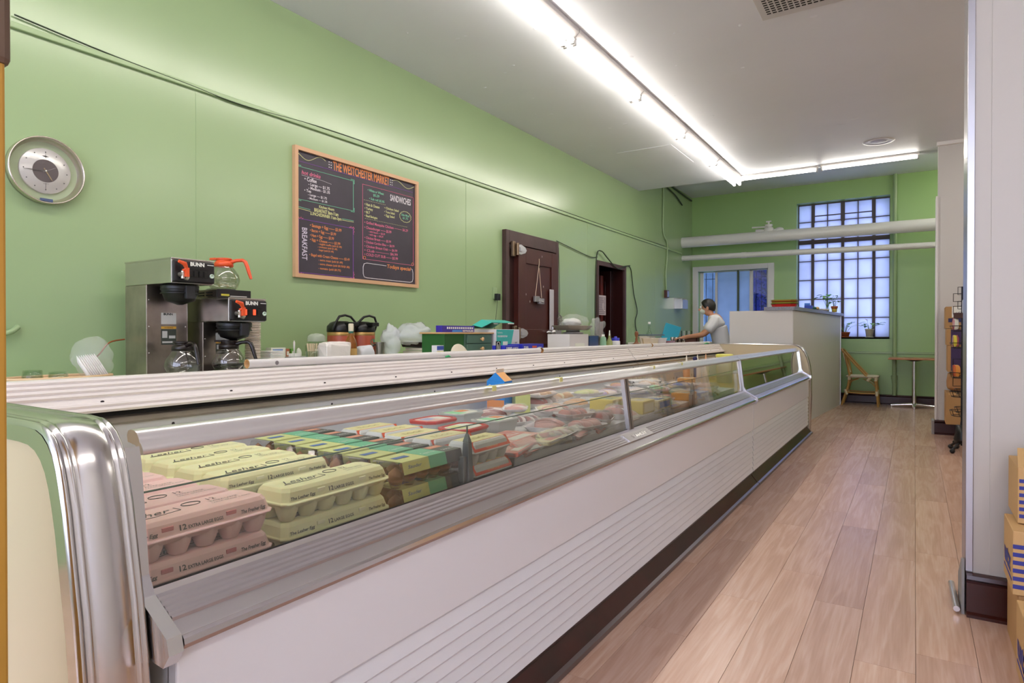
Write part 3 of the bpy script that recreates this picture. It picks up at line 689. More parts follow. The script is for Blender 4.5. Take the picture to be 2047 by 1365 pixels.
def carton(name, label, m, L=.298, W=.108, n=6, words=None, latchmat=None, group=None, top=True):
    t = thing(name, label, 'egg carton', (0, 0, 0), 0, group)
    b = MB()
    rings(b, [rrect(L+.006, W+.006, .0375), rrect(L+.008, W+.008, .0395), rrect(L+.006, W+.006, .0415), rrect(L, W-.002, .043), rrect(L-.010, W-.012, .062), rrect(L-.020, W-.024, .0695), rrect(L-.030, W-.034, .0705)])
    lid = b.build('lid', m, t, bevel=.0012)
    b = MB(); s = L/n
    rings(b, [rrect(L-.01, W-.012, .028), rrect(L+.002, W, .0375)])
    for i in range(n):
        for j in (-1, 1):
            c = (j*W/4, -L/2+s*(i+.5), 0); r = min(s/2, W/4)
            b.lathe([(0, 0), (r*.52, 0), (r*.62, .003), (r*.86, .018), (r*1.0, .033), (r*1.0, .037)], c, 10)
    b.build('base', m, t)
    fx = lambda z: W/2-.001-(z-.043)*.26+.0008
    if words:
        b = MB(); v = Vector((-.25, 0, .97)); z = .0465
        for s_, y, h, wd in words: b.text(s_, (fx(z)+.0004, y, z), (0, 1, 0), v, h, wd, bold=.02, shear=.25 if s_[0] == 'T' else 0)
        zt = .0712
        if top:
            b.text('Lesher', (.012, -.115, zt), (0, 1, 0), (-1, 0, 0), .026, .085, shear=.5)
            b.tube([(.016, -.12, zt), (.020, -.06, zt), (.012, -.01, zt), (-.01, -.012, zt)], .0006, 3)
            b.tube([(cos(q/8*pi)*.012-.012, .022+sin(q/8*pi)*.017, zt) for q in range(16)], .0009, 3, closed=True)
            b.text('12', (-.008, .055, zt), (0, 1, 0), (-1, 0, 0), .014); b.text('EXTRA LARGE', (.008, .05, zt), (0, 1, 0), (-1, 0, 0), .007, .055); b.text('LARGE GRADE A EGGS', (.020, .045, zt), (0, 1, 0), (-1, 0, 0), .005, .08)
        b.build('lettering', [M_ink], lid)
        b = MB()
        for y in (-.055, .062): b.M = Matrix.Translation((fx(.054), y, .054)); b.box(-.002, .0012, -.010, .010, -.004, .004)
        b.build('latch', latchmat, lid, bevel=.001)
    return t
eg = [("The Lesher Egg", -.135, .0062, .062), ("12", -.035, .0095, .012), ("EXTRA LARGE EGGS", -.020, .0058, .065), ("The Fresher Egg", .080, .0068, .052)]
ey = [("The Lesher Egg", -.135, .0062, .062), ("12", -.035, .0095, .012), ("LARGE EGGS", -.020, .0062, .055), ("The Fresher Egg", .080, .0062, .052)]
ordn = ['first', 'second', 'third', 'fourth', 'fifth', 'sixth']
pk = carton('egg_carton', 'x', M_pink, words=eg, latchmat=M_latch, group='pink egg cartons')
yk = carton('egg_carton', 'x', M_yell, words=ey, latchmat=M_latchy, group='pale yellow egg cartons')
first = True
def put(proto, label, loc, rz=0):
    if 'used' not in proto: proto['used'] = 1; proto.scale = (1.05, 1.065, 1.03); proto['label'] = label; proto.location = loc; proto.rotation_euler = (0, 0, rz); return proto
    d = dup(proto, label, loc, rz); return d
put(pk, 'pink foam egg carton, upper of the two at the glass', (-1.170, .670, .7165), .012)
put(pk, 'pink foam egg carton, lower of the two at the glass', (-1.170, .670, .6425), 0)
for i in range(5): put(pk, 'pink foam egg carton, row %s back from the glass' % ordn[i+1], (-1.295-i*.120, .670+jit(.004), .711), jit(.015))
put(yk, 'pale yellow egg carton standing forward by itself, upper of two at the glass', (-1.170, 1.014, .7165), .01)
put(yk, 'pale yellow egg carton, lower of the two at the glass', (-1.170, 1.014, .6425), 0)
for i in range(4): put(yk, 'pale yellow egg carton behind the gap, %s of four rows' % ordn[i], (-1.400-i*.120, 1.025+.004*i, .711), jit(.015))

# clear cartons of brown eggs with printed bands
M_clearp = glass_mat('clear_plastic', '#f4f4f2', rough=.08, ior=1.6); M_egg = mat('brown_eggshell', '#a8704a', .45, sss=.1)
M_lg = mat('label_lime', '#cbd184', .45); M_lgr = mat('label_green', '#66b88c', .45); M_ldk = mat('label_charcoal', '#3f443c', .45); M_lwh = mat('label_white_ink', '#eeeee6', .5); M_lbl = mat('label_blue', '#4a6fae', .5); M_lor = mat('label_salmon', '#d89070', .5)
eggm = MB().lathe([(0, 0), (.012, .003), (.0205, .014), (.022, .024), (.019, .036), (.011, .046), (0, .050)], n=14).mesh('egg', M_egg)
ck = thing('egg_carton', 'x', 'egg carton', (0,0,0), 0, 'clear plastic cartons of brown eggs')
L = .285; W = .105
b = MB(); rings(b, [rrect(L, W, .036), rrect(L-.004, W-.004, .046), rrect(L-.01, W-.016, .064), rrect(L-.02, W-.03, .066)], cap0=False)
for i in range(6):
    for j in (-1, 1): b.lathe([(0, .001), (.012, .001), (.0235, .034)], (j*.026, -L/2+L/6*(i+.5), 0), 10)
b.build('plastic_shell', M_clearp, ck)
b = MB(); b.box(-.044, .046, -.118, .118, .0665, .0675, 0)
b.box(-.044, .0465, -.02, .05, .0676, .0682, 1); b.box(-.044, .0465, .05, .118, .0676, .0682, 2); b.box(-.01, .01, -.10, -.05, .0684, .0688, 3); b.box(-.035, -.01, .055, .11, .0684, .0688, 4)
fq = lambda y0, y1, mi, e=0: b.add([(.0465+e, y0, .0675), (.0465+e, y1, .0675), (.0545+e, y1, .036), (.0545+e, y0, .036)], [(0, 3, 2, 1)], mi)
fq(-.118, .118, 0); fq(-.02, .05, 1, .0004); fq(.05, .118, 2, .0004)
ct = b.build('paper_band', [M_lg, M_lgr, M_ldk, M_lbl, M_lor], ck)
b = MB(); vv = (-.24, 0, .97)
b.text('Cage Free', (.0495, -.015, .056), (0, 1, 0), vv, .0075, .058, 0); b.text('All Natural', (.0528, -.015, .044), (0, 1, 0), vv, .0075, .06, 0)
b.text('GRADE A', (.0495, .062, .056), (0, 1, 0), vv, .0075, .048, 0); b.text('12 Large Eggs', (.0528, .062, .044), (0, 1, 0), vv, .005, .048, 1)
b.text('Sauder', (.0515, -.10, .049), (0, 1, 0), vv, .009, .05, 2, shear=.3); b.text('EGGS', (.053, -.085, .040), (0, 1, 0), vv, .006, .03, 2)
b.text('Cage Free', (.02, -.012, .0685), (0, 1, 0), (-1, 0, 0), .012, .056, 0); b.text('GRADE A', (.03, .062, .0690), (0, 1, 0), (-1, 0, 0), .012, .05, 0)
b.build('lettering', [M_lwh, M_lg, M_lbl], ct)
b = MB()
for i in range(6):
    for j in (-1, 1): b.lathe([(0, .008), (.012, .010), (.0195, .020), (.0205, .028), (.017, .04), (.0, .055)], (j*.026, -L/2+L/6*(i+.5), 0), 10)
b.build('eggs', M_egg, ck, kind='stuff')
eggs_child = [c for c in ck.children if c.name.startswith('eggs')][0]
put(ck, 'clear carton of brown eggs with lime and green band, upper at the glass', (-1.172, 1.352, .7135), 0)
low = put(ck, 'clear carton of brown eggs, lower at the glass', (-1.172, 1.352, .6425), 0)
for i in range(5): put(ck, 'clear carton of brown eggs, row %s back from the glass' % ordn[i+1], (-1.294-i*.115, 1.355+.01*i, .711), jit(.02))

# grey half cartons with yellow and orange lids
M_gf = mat('grey_foam', '#c9cbc6', .6); M_ylid = mat('pale_label_lid', '#dcd49a', .5); M_or = mat('orange_print', '#d8552a', .5)
gk = carton('egg_carton', 'x', M_gf, L=.20, W=.105, n=4, group='grey foam cartons with orange ends')
b = MB(); b.box(-.034, .036, -.085, .085, .0706, .0714, 0)
b.add([(.036, -.095, .0712), (.036, .095, .0712), (.0545, .097, .043), (.0545, -.097, .043)], [(0, 3, 2, 1)], 1)
for y in (-.06, .0, .06): b.add([(.0395+.0012, y-.018, .0685), (.0395+.0012, y+.018, .0685), (.0465+.0012, y+.018, .056), (.0465+.0012, y-.018, .056)], [(0, 3, 2, 1)], 2 if y else 3)
b.text('EGGS', (.0512, -.03, .0485), (0, 1, 0), (-.5, 0, .86), .007, .06, 0); b.text('EGGS', (.012, -.05, .0718), (0, 1, 0), (-1, 0, 0), .02, .09, 4)
b.build('printed_lid', [M_ylid, M_or, mat('print_black', '#26221e', .5), M_lwh, mat('print_olive', '#a79a4c', .6)], gk)
put(gk, 'grey foam carton with orange end, at the glass by the first support', (-1.178, 1.645, .7135), .02)
put(gk, 'grey foam carton, mostly hidden under the front orange-ended one', (-1.175, 1.65, .6425))
for i in range(4): put(gk, 'grey foam carton with orange end, row %s back from the glass' % ordn[i+1], (-1.315-i*.115, 1.63-.02*(i % 2)+.01*i, .711), jit(.03))

# tubs
def tub(name, label, cat, loc, rim, lid_, body, L=.19, W=.14, h=.06, rz=0, lab=None, clear=False, group=None):
    t = thing(name, label, cat, loc, rz, group)
    b = MB(); rings(b, [rrect(L-.03, W-.03, 0, .025), rrect(L-.004, W-.004, h-.01, .03)]); b.build('container', body, t)
    b = MB(); rings(b, [rrect(L, W, h-.012, .03), rrect(L+.004, W+.004, h-.004, .03), rrect(L, W, h, .03), rrect(L-.02, W-.02, h+.001, .025), rrect(L-.024, W-.024, h-.003, .025)], cap1=True); b.build('rim_lid', rim, t, bevel=.001)
    b = MB(); rings(b, [rrect(L-.04, W-.04, h-.002, .02), rrect(L-.042, W-.042, h-.001, .02)]); l = b.build('lid_label', lid_, t)
    if lab:
        b = MB()
        for k_, (m_, x0, x1, y0, y1) in enumerate(lab): b.box(x0, x1, y0, y1, h-.001, h-.0002+k_*.0002, k_)
        b.build('label_print', [q[0] for q in lab], l)
    return t
M_red = mat('red_tub_rim', '#b8322c', .35); M_redl = mat('tub_label_pink', '#e0b4a8', .45); M_clr2 = mat('cloudy_plastic', '#c6c9c4', .3, alpha=.55); M_lb2 = mat('label_pale_blue', '#9aa8cc', .5)
M_mint = mat('label_mint', '#8fd09a', .5); M_orn = mat('label_orange', '#d98a4e', .5); M_lab = mat('label_offwhite', '#dfe0d2', .5)
tub('food_tub', 'red-rimmed lunch meat tub, rear of the two', 'tub', (-1.66, 2.0, .711), M_red, M_redl, M_clr2, lab=[(M_lb2, -.03, .01, -.05, .0), (M_lab, -.03, .03, .01, .06)])
tub('food_tub', 'red-rimmed lunch meat tub, front of the two', 'tub', (-1.43, 1.90, .711), M_red, M_lab, M_clr2, rz=.1, lab=[(M_lg, -.04, .03, -.06, .0)])
tub('food_tub', 'clear tub with green and orange label behind the red tubs', 'tub', (-1.70, 2.24, .711), M_clr2, M_lab, M_clr2, L=.2, lab=[(M_mint, -.045, .04, -.07, -.01), (M_orn, -.04, .0, .0, .06)])
tub('food_tub', 'clear tub with green and orange label, nearer the glass', 'tub', (-1.45, 2.14, .711), M_clr2, M_lab, M_clr2, L=.2, lab=[(M_mint, -.045, .045, -.05, .0), (M_orn, -.045, .0, .02, .07)])

# wrapped packs
M_film = mat('shrink_film', '#ffffff', .1, alpha=.18, bump=.9, bscale=70, bdist=.004)
M_tray = mat('foam_tray', '#e2dedc', .5)
def pack(label, loc, L, W, h, col, rz=0, lumps=7, kind='meat pack', trayc=None, seed=0, stripes=None, extra=None):
    t = thing('wrapped_pack', label, kind, loc, rz)
    r = random.Random(seed)
    b = MB(); rings(b, [rrect(L-.03, W-.03, 0, .02), rrect(L, W, h*.45, .02), rrect(L-.01, W-.01, h*.45, .02), rrect(L-.035, W-.035, .004, .015)], cap1=True); b.build('tray', trayc or M_tray, t)
    mm = col if isinstance(col, list) else [col]; b = MB()
    for i in range(lumps):
        x = r.uniform(-.28, .28)*W; y = -L*.36+L*.72*(i+.5)/lumps
        b.sph((x*.6, y, h*.42), 1, 10, 6, mi=i % len(mm), sx=W*r.uniform(.28, .4), sy=L/lumps*r.uniform(.55, .85), sz=h*r.uniform(.4, .55))
    b.build('filling', mm, t, kind='stuff')
    b = MB(); nx, ny = 8, 10; vs = []
    for i in range(nx+1):
        for j in range(ny+1):
            u, v = i/nx*2-1, j/ny*2-1; e = max(abs(u), abs(v))
            z = h*(.95 if e < .75 else .95-(e-.75)*2.2)+r.uniform(-.1, .1)*h
            vs.append((u*W/2*1.02, v*L/2*1.02, z))
    b.add(vs, [(i*(ny+1)+j, (i+1)*(ny+1)+j, (i+1)*(ny+1)+j+1, i*(ny+1)+j+1) for i in range(nx) for j in range(ny)], 0, False)
    b.build('film', M_film, t)
    if extra: 
        b = MB(); b.box(-W*.2, W*.2, -L*.2, L*.2, h*1.02, h*1.02+.001); b.build('label', extra, t)
    return t
M_meat = mat('dark_red_meat', '#8a2c26', .35); M_meat2 = mat('pale_meat', '#c8877a', .4); M_meat3 = mat('pink_sausage', '#c46a58', .35); M_fat = mat('fat_white', '#e6d6cc', .4)
M_tom = mat('tomato_red', '#b83a30', .3); M_bun = mat('tan_links', '#c79a6a', .45); M_bl = mat('pack_blue', '#6a86c4', .4); M_pp = mat('pack_lilac', '#b49ac8', .4); M_pgr = mat('pack_green', '#7fae8c', .4)
M_chy = mat('cheese_yellow', '#d8c256', .45); M_cho = mat('cheese_orange', '#d8963c', .45); M_chw = mat('cheese_ivory', '#dcd2a8', .5)
P = [
 ('striped bacon pack in crinkled film against the case rear', -1.72, 2.52, .24, .15, .045, [M_meat, M_fat], .3, 12),
 ('bundle of dark smoked sticks in clear film', -1.50, 2.42, .2, .13, .04, [M_meat, M_fat, M_black], -.5, 14),
 ('pack of red sliced meat in shiny bunched film', -1.32, 2.35, .22, .16, .045, [M_meat2, M_meat], .2, 8),
 ('flat pack of pale sliced turkey near the glass', -1.20, 2.20, .24, .13, .03, [M_chw, M_fat], .15, 5),
 ('thin pack of pink sliced ham leaning at the glass', -1.19, 2.45, .2, .12, .04, [M_meat2, M_meat3], -.2, 6),
 ('dark red roast in glossy wrap just left of the chrome stile', -1.20, 2.62, .15, .12, .06, [M_meat], .3, 3),
 ('tray of tomatoes and links stacked at the rear', -1.76, 3.05, .26, .16, .06, [M_tom, M_bun, M_fat], 0, 10),
 ('tray of links lying on the shelf before the tomato tray', -1.54, 2.80, .25, .15, .05, [M_bun, M_meat3], .1, 7),
 ('long pale salami box near the rear left of the stile', -1.78, 3.36, .3, .12, .06, [M_bun, M_chw], 0, 4),
 ('small tray of olives and peppers in the middle', -1.38, 2.66, .18, .14, .045, [M_pgr, M_tom, M_black], .2, 9),
 ('tan pastry pack behind the stile', -1.58, 3.12, .2, .15, .05, [M_bun, M_cho], 0, 5),
 ('bunched clear bag of sausage ends at the glass past the stile', -1.22, 2.86, .2, .13, .06, [M_meat3, M_meat, M_fat], .3, 8),
 ('flat blue and white lunch meat pack past the stile', -1.42, 3.42, .26, .17, .035, [M_bl, M_fat], .1, 4),
 ('flat lilac pack with orange corner against the rear past the stile', -1.72, 3.86, .3, .2, .04, [M_pp, M_cho, M_fat], -.1, 5),
 ('blue printed pack lying in the middle of the far bay', -1.48, 3.95, .28, .18, .045, [M_bl, M_pgr, M_fat], .15, 5),
 ('green printed pack lying toward the glass in the far bay', -1.28, 3.60, .28, .16, .045, [M_pgr, M_meat2], .1, 6),
 ('second green pack behind the grey support', -1.32, 4.05, .26, .17, .05, [M_pgr, M_chw], -.2, 5),
 ('pale sliced chicken tray in the far bay', -1.52, 4.32, .26, .17, .045, [M_fat, M_chw], 0, 6),
 ('white cheese tray behind the patterned bowl', -1.72, 5.0-.28, .24, .17, .06, [M_fat, M_chw], .1, 6),
 ('film covered ring tray at the far rear', -1.50, 4.68, .24, .18, .05, [M_fat, M_bl, M_chw], 0, 8),
 ('tan and blue pack at the glass by the far end', -1.20, 4.30, .2, .14, .04, [M_cho, M_bl], .1, 4),
 ('orange topped pack near the far end of the bay', -1.28, 4.62, .2, .16, .05, [M_cho, M_meat2], 0, 4),
]
for i, (lb, x, y, L, W, h, c, rz, n) in enumerate(P):
    pack(lb, (x, y, .711), L, W, h, c, rz, n, 'package', seed=i)
def pouch(label, loc, L, W, h, cols, rz, seed=0, txt=None):
    t = thing('flat_package', label, 'package', loc, rz); r = random.Random(seed+50)
    b = MB(); rings(b, [rrect(L, W, 0, .006), rrect(L-.006, W-.006, h, .008)]); b.build('wrapper', cols[0], t, bevel=.003)
    b = MB(); b.box(-W*.42, W*.1, -L*.42, L*.42, h, h+.0006, 0); b.box(W*.16, W*.4, -L*.3, L*.3, h, h+.0006, 1)
    if txt: b.text(txt, (W*.05, -L*.3, h+.001), (0, 1, 0), (-1, 0, 0), W*.22, L*.6, 2)
    b.build('label_print', [cols[1], cols[2], M_lwh], t)
    b = MB(); nx, ny = 6, 8; vs = []
    for i in range(nx+1):
        for j in range(ny+1): u, v = i/nx*2-1, j/ny*2-1; e = max(abs(u), abs(v)); vs.append((u*W/2*1.08, v*L/2*1.06, (h+.003 if e < .9 else h*.4)+r.uniform(0, .006)))
    b.add(vs, [(i*(ny+1)+j, (i+1)*(ny+1)+j, (i+1)*(ny+1)+j+1, i*(ny+1)+j+1) for i in range(nx) for j in range(ny)]); b.build('film', M_film, t)
    return t
M_coral = mat('coral_wrapper', '#d86a58', .4); M_peach = mat('peach_wrapper', '#e2a08c', .4)
pouch('flat coral lunch meat packet against the glass, right of the support', (-1.19, 1.86, .711), .24, .12, .012, [M_coral, M_peach, M_lab], .25, 1, 'OSCAR')
pouch('flat coral packet lying over the first, tilted', (-1.27, 1.97, .726), .24, .15, .012, [M_peach, M_coral, M_lab], .1, 2, 'DELI')
pouch('flat packet of pale yellow slices at the glass', (-1.185, 2.09, .711), .2, .12, .014, [M_chw, M_lg, M_coral], .12, 3)
pouch('thin white packet under the red tubs', (-1.32, 1.79, .711), .12, .16, .012, [M_lab, M_coral, M_peach], 0, 4)
for i, (y, cs, l) in enumerate(((1.93, (M_coral, M_peach, M_lab), 'coral packet tipped against the glass, first right of the support'), (2.13, (M_chw, M_meat2, M_lg), 'cream packet tipped against the glass, second right of the support'), (2.33, (M_meat2, M_lab, M_coral), 'pink meat packet tipped down against the glass, left of the stile'), (2.52, (M_coral, M_meat3, M_lab), 'coral packet tipped down against the glass beside the stile'), (2.90, (M_fat, M_meat3, M_lab), 'pale packet tipped against the glass just past the stile'), (3.22, (M_lg, M_chw, M_lab), 'lime packet tipped against the glass under the cheese blocks'), (3.50, (M_chw, M_pgr, M_bl), 'ivory packet tipped against the glass before the second support'), (3.98, (M_cho, M_chw, M_bl), 'orange packet tipped against the glass past the second support'), (4.22, (M_bl, M_lab, M_cho), 'blue packet tipped against the glass in the far bay'), (4.45, (M_meat3, M_cho, M_lab), 'salmon packet tipped against the glass, farthest one'))):
    o = pouch(l, (-1.168, y, .706), .17, .075, .012, list(cs), 0, 20+i); o.rotation_euler = (0, radians(30), jit(.15)); o.location.z = .712
def cheese(label, loc, L, W, h, m, lm, rz=0):
    t = thing('cheese_block', label, 'cheese', loc, rz); MB().box(-W/2, W/2, -L/2, L/2, 0, h).build('block', m, t, bevel=.004)
    b = MB(); b.box(W/2, W/2+.0008, -L*.4, L*.4, h*.15, h*.8); b.box(-W*.35, W*.35, -L*.35, L*.2, h, h+.0008); b.text('CHEESE', (W*.2, -L*.3, h+.0012), (0, 1, 0), (-1, 0, 0), W*.3, L*.45, 1); b.build('label', [lm, M_bl], t); return t
cheese('yellow cheese block with yellow label, front at the glass past the stile', (-1.20, 3.10, .711), .17, .11, .065, M_chy, M_chw)
cheese('yellow cheese block behind the front one', (-1.35, 3.05, .711), .18, .13, .07, M_chy, M_lg)
cheese('pale blue-wrapped cheese block at the glass', (-1.195, 3.34, .711), .2, .10, .05, M_chw, M_bl)
cheese('orange cheese block just past the grey support', (-1.20, 3.86, .711), .17, .11, .045, M_cho, M_chw)
cheese('tall orange cheese block at the far end of the bay', (-1.34, 4.38, .758), .14, .12, .05, M_cho, M_chw, .2)
cheese('flat blue cheese pack against the glass at the far end', (-1.19, 4.10, .711), .2, .1, .03, M_bl, M_lab)
P2 = [
 ('small pack of pink ham resting on the bacon and stick packs', -1.58, 2.50, .17, .12, .03, [M_meat2, M_fat], .5, 4, .046),
 ('crinkled sausage pack resting on the turkey and ham packs', -1.27, 2.50, .18, .12, .035, [M_meat3, M_meat], -.3, 6, .042),
 ('clear bag of sliced meat lying across the olive tray', -1.42, 2.55, .2, .13, .03, [M_meat2, M_chw], .6, 5, .046),
 ('pale tray stacked on the tomato tray at the rear', -1.74, 3.02, .22, .14, .035, [M_fat, M_bun], .1, 5, .062),
 ('lime-topped pack resting above the tan pastry pack', -1.60, 3.32, .2, .13, .035, [M_lg, M_chw], -.2, 4, .05),
 ('white sliced cheese pack lying on the blue pack', -1.46, 3.72, .22, .14, .03, [M_fat, M_bl], .3, 4, .046),
 ('salmon coloured pack on the lilac pack at the rear', -1.70, 4.02, .2, .13, .03, [M_meat2, M_cho], -.1, 4, .042),
 ('mint pack across the two green packs in the far bay', -1.36, 3.85, .22, .13, .03, [M_mint, M_fat], .5, 4, .052),
 ('stack-top white tray in the middle of the far bay', -1.55, 4.15, .22, .15, .04, [M_fat, M_bun], .1, 5, .046),
 ('small blue striped pack near the end of the far bay', -1.30, 4.20, .18, .12, .03, [M_bl, M_fat], -.4, 4, .05),
 ('cream tray against the rear liner at the far end', -1.74, 4.56, .2, .12, .05, [M_chw, M_bun], 0, 4, .0),
]
for i, (lb, x, y, L, W, h, c, rz, n, dz) in enumerate(P2): pack(lb, (x, y, .711+dz), L, W, h, c, rz, n, 'package', seed=40+i)
# patterned bowl
bw = thing('serving_bowl', 'white bowl with black lattice pattern at the case rear', 'bowl', (-1.66, 4.40, .711))
MB().lathe([(0, 0), (.075, 0), (.085, .006), (.115, .06), (.118, .066), (.112, .066), (.08, .012), (0, .01)], n=32).build('bowl', mat('bowl_white', '#e0dedd', .3), bw)
b = MB()
for i in range(16):
    for s_ in (-1, 1):
        a0, a1 = 2*pi*i/16, 2*pi*(i+s_)/16
        b.tube([((.092+.024*t)*cos(a0+(a1-a0)*t), (.092+.024*t)*sin(a0+(a1-a0)*t), .016+.044*t) for t in (0, .25, .5, .75, 1)], .0035, 4)
b.build('lattice_print', M_black, bw)
for i in range(7):
    q = MB(); q.lathe([(0, 0), (.018, .004), (.024, .02), (.018, .034), (0, .038)], n=12)
    o = q.build('bread_roll', M_fat, loc=(-1.66+.06*cos(i*1.05)*(i > 0), 4.40+.06*sin(i*1.05)*(i > 0), .722+.012*(i == 0)+.008)); tag(o, 'small white roll in the lattice bowl', 'roll', 'white rolls in the lattice bowl')
# dark framed jars at the far rear
for i, y in enumerate((4.52, 4.62, 4.72, 4.81)):
    j = thing('jar', 'dark-lidded clear jar at the far rear of the packed case, number %s from the bowl' % ['one', 'two', 'three', 'four'][i], 'jar', (-1.845, y, .711), 0, 'jars at the far rear')
    MB().lathe([(0, 0), (.034, 0), (.036, .01), (.036, .085), (.028, .1)], n=16).build('body', mat('jar_contents', '#b9ac8c', .35), j)
    MB().lathe([(0, .118), (.03, .118), (.031, .1), (.028, .1)], n=16).build('lid', M_black, j)
# juice carton
def gable(name, label, loc, rz, W=.095, D=.095, H=.165, cols=None, T=None):
    t = thing(name, label, 'carton', loc, rz); a, d = W/2, D/2
    b = MB(); b.box(-a, a, -d, d, 0, H, 0); r = .045
    b.add([(-a, -d, H), (a, -d, H), (a, d, H), (-a, d, H), (-a, 0, H+r), (a, 0, H+r)], [(0, 1, 5, 4), (2, 3, 4, 5)], 1); b.add([(-a, -d, H), (-a, d, H), (-a, 0, H+r), (a, -d, H), (a, d, H), (a, 0, H+r)], [(1, 0, 2), (3, 4, 5)], 0)
    b.box(-a, a, -.003, .003, H+r-.004, H+r+.016, 2); b.build('carton_body', cols[:3], t, bevel=.0015)
    if T:
        b = MB(); T(b, a, d, H); b.build('lettering', cols[3:], t)
    return t
M_bb = mat('dairy_blue', '#1f86d6', .4); M_oo = mat('carton_orange', '#e8a24a', .4); M_bx = mat('carton_cream', '#e4d2c0', .45)
def T1(b, a, d, H):
    b.text('Dairy', (a+.0006, -d*.75, H-.036), (0, 1, 0), (0, 0, 1), .020, .055); b.text('Pure', (a+.0006, -d*.7, H-.062), (0, 1, 0), (0, 0, 1), .020, .045)
    b.text('Dairy', (-a*.7, d+.0006, H-.05), (1, 0, 0), (0, 0, 1), .02, .05)
    b.box(a, a+.0006, -d*.95, d*.95, .02, .07, 1)
gable('juice_carton', 'blue and orange gable-top carton standing up above the case rail', (-1.80, 2.70, .711), -1.4, W=.1, D=.1, H=.165, cols=[M_bb, M_oo, M_bx, M_lwh, M_orn], T=T1)
gable('juice_carton', 'yellow-green carton beside the blue one, seen through the glass', (-1.72, 2.78, .711), -.75, W=.08, D=.08, H=.09, cols=[M_lg, M_orn, M_bx])

# bits lying on the far case section
def squeeze(label, loc, body, tip, h=.2):
    t = thing('squeeze_bottle', label, 'bottle', loc); MB().lathe([(0, 0), (.03, 0), (.031, h*.7), (.024, h*.8)], n=14).build('body', body, t)
    MB().lathe([(.026, h*.78), (.026, h*.86), (.009, h*.88), (.003, h*1.08), (0, h*1.08)], n=12).build('nozzle_cap', tip, t); return t
M_wb = mat('white_bottle', '#e6dccb', .4); M_so = mat('orange_bottle', '#e2a77a', .4); M_yc = mat('yellow_cap', '#e2dc6a', .4)
squeeze('orange squeeze bottle, leftmost at the start of the empty case section', (-1.72, 5.60, .643), M_so, M_wb, .26)
squeeze('white squeeze bottle beside the orange one', (-1.68, 5.80, .643), M_wb, M_wb, .26)
squeeze('white squeeze bottle, third in the line', (-1.66, 6.0, .643), M_wb, M_so, .26)
tb = thing('food_container', 'low white container with yellow lid in the far case section', 'container', (-1.55, 6.25, .643)); MB().lathe([(0, 0), (.07, 0), (.078, .24), (.078, .25)], n=20).build('body', M_wb, tb); MB().lathe([(.08, .246), (.082, .27), (.07, .276), (0, .276)], n=20).build('lid', M_yc, tb)
tag(MB().sph((0, 0, 0), .02, 12, 8).cyl((0, 0, -.255), (0, 0, -.01), .012, n=10).build('bottle_stopper', mat('navy_plastic', '#22245c', .35), loc=(-1.60, 5.45, .90)), 'navy blue round knob on a short post in the far case', 'stopper')
# tape tabs on the rail
for i, y in enumerate((1.62, 2.06, 3.05, 3.5)):
    tag(MB().box(-1.122, -1.100, -.012, .012, 0, .0015).box(-1.101, -1.0995, -.010, .012, -.014, 0).build('tape_tab', mat('yellow_tape', '#dcd88a', .5), loc=(0, y, .9545)), 'small yellow tape tab on the chrome rail, number %s from the left' % ['one', 'two', 'three', 'four'][i], 'tape', 'tape tabs on the rail')
# ================================================================ LEFT WALL AND WORK COUNTER
M_tan = mat('tan_frame_wood', '#cfa47e', .45, bump=.1, bscale=30, stretch=(1, 1, .1)); M_board = mat('chalkboard_surface', '#3c3540', .5, var=.15, vscale=5)
ck_c = {'O': '#e08a50', 'P': '#d8708e', 'W': '#ddd8de', 'Y': '#d8d898', 'G': '#7cc8a4', 'V': '#cfc6d6', 'U': '#8a4fae'}
cols_ = list(ck_c); CKM = [mat('chalk_'+{'O': 'orange', 'P': 'pink', 'W': 'white', 'Y': 'yellow', 'G': 'green', 'V': 'lavender', 'U': 'purple'}[k], ck_c[k], .8) for k in cols_]
cb = thing('menu_board', 'tan-framed chalk menu board with coloured hand lettering, hung on the green wall', 'chalkboard', (-3.45, 2.72, 1.49))
W_, H_ = 1.22, .866
MB().box(.0, .012, .02, W_-.02, .02, H_-.02).build('board_panel', M_board, cb)
b = MB(); t_ = .026
b.extx([(0, 0), (W_, 0), (W_-t_, t_), (t_, t_)], 0, .03); b.extx([(0, H_), (t_, H_-t_), (W_-t_, H_-t_), (W_, H_)], 0, .03); b.extx([(0, 0), (t_, t_), (t_, H_-t_), (0, H_)], 0, .03); b.extx([(W_, 0), (W_, H_), (W_-t_, H_-t_), (W_-t_, t_)], 0, .03)
b.build('frame', M_tan, cb, bevel=.002)
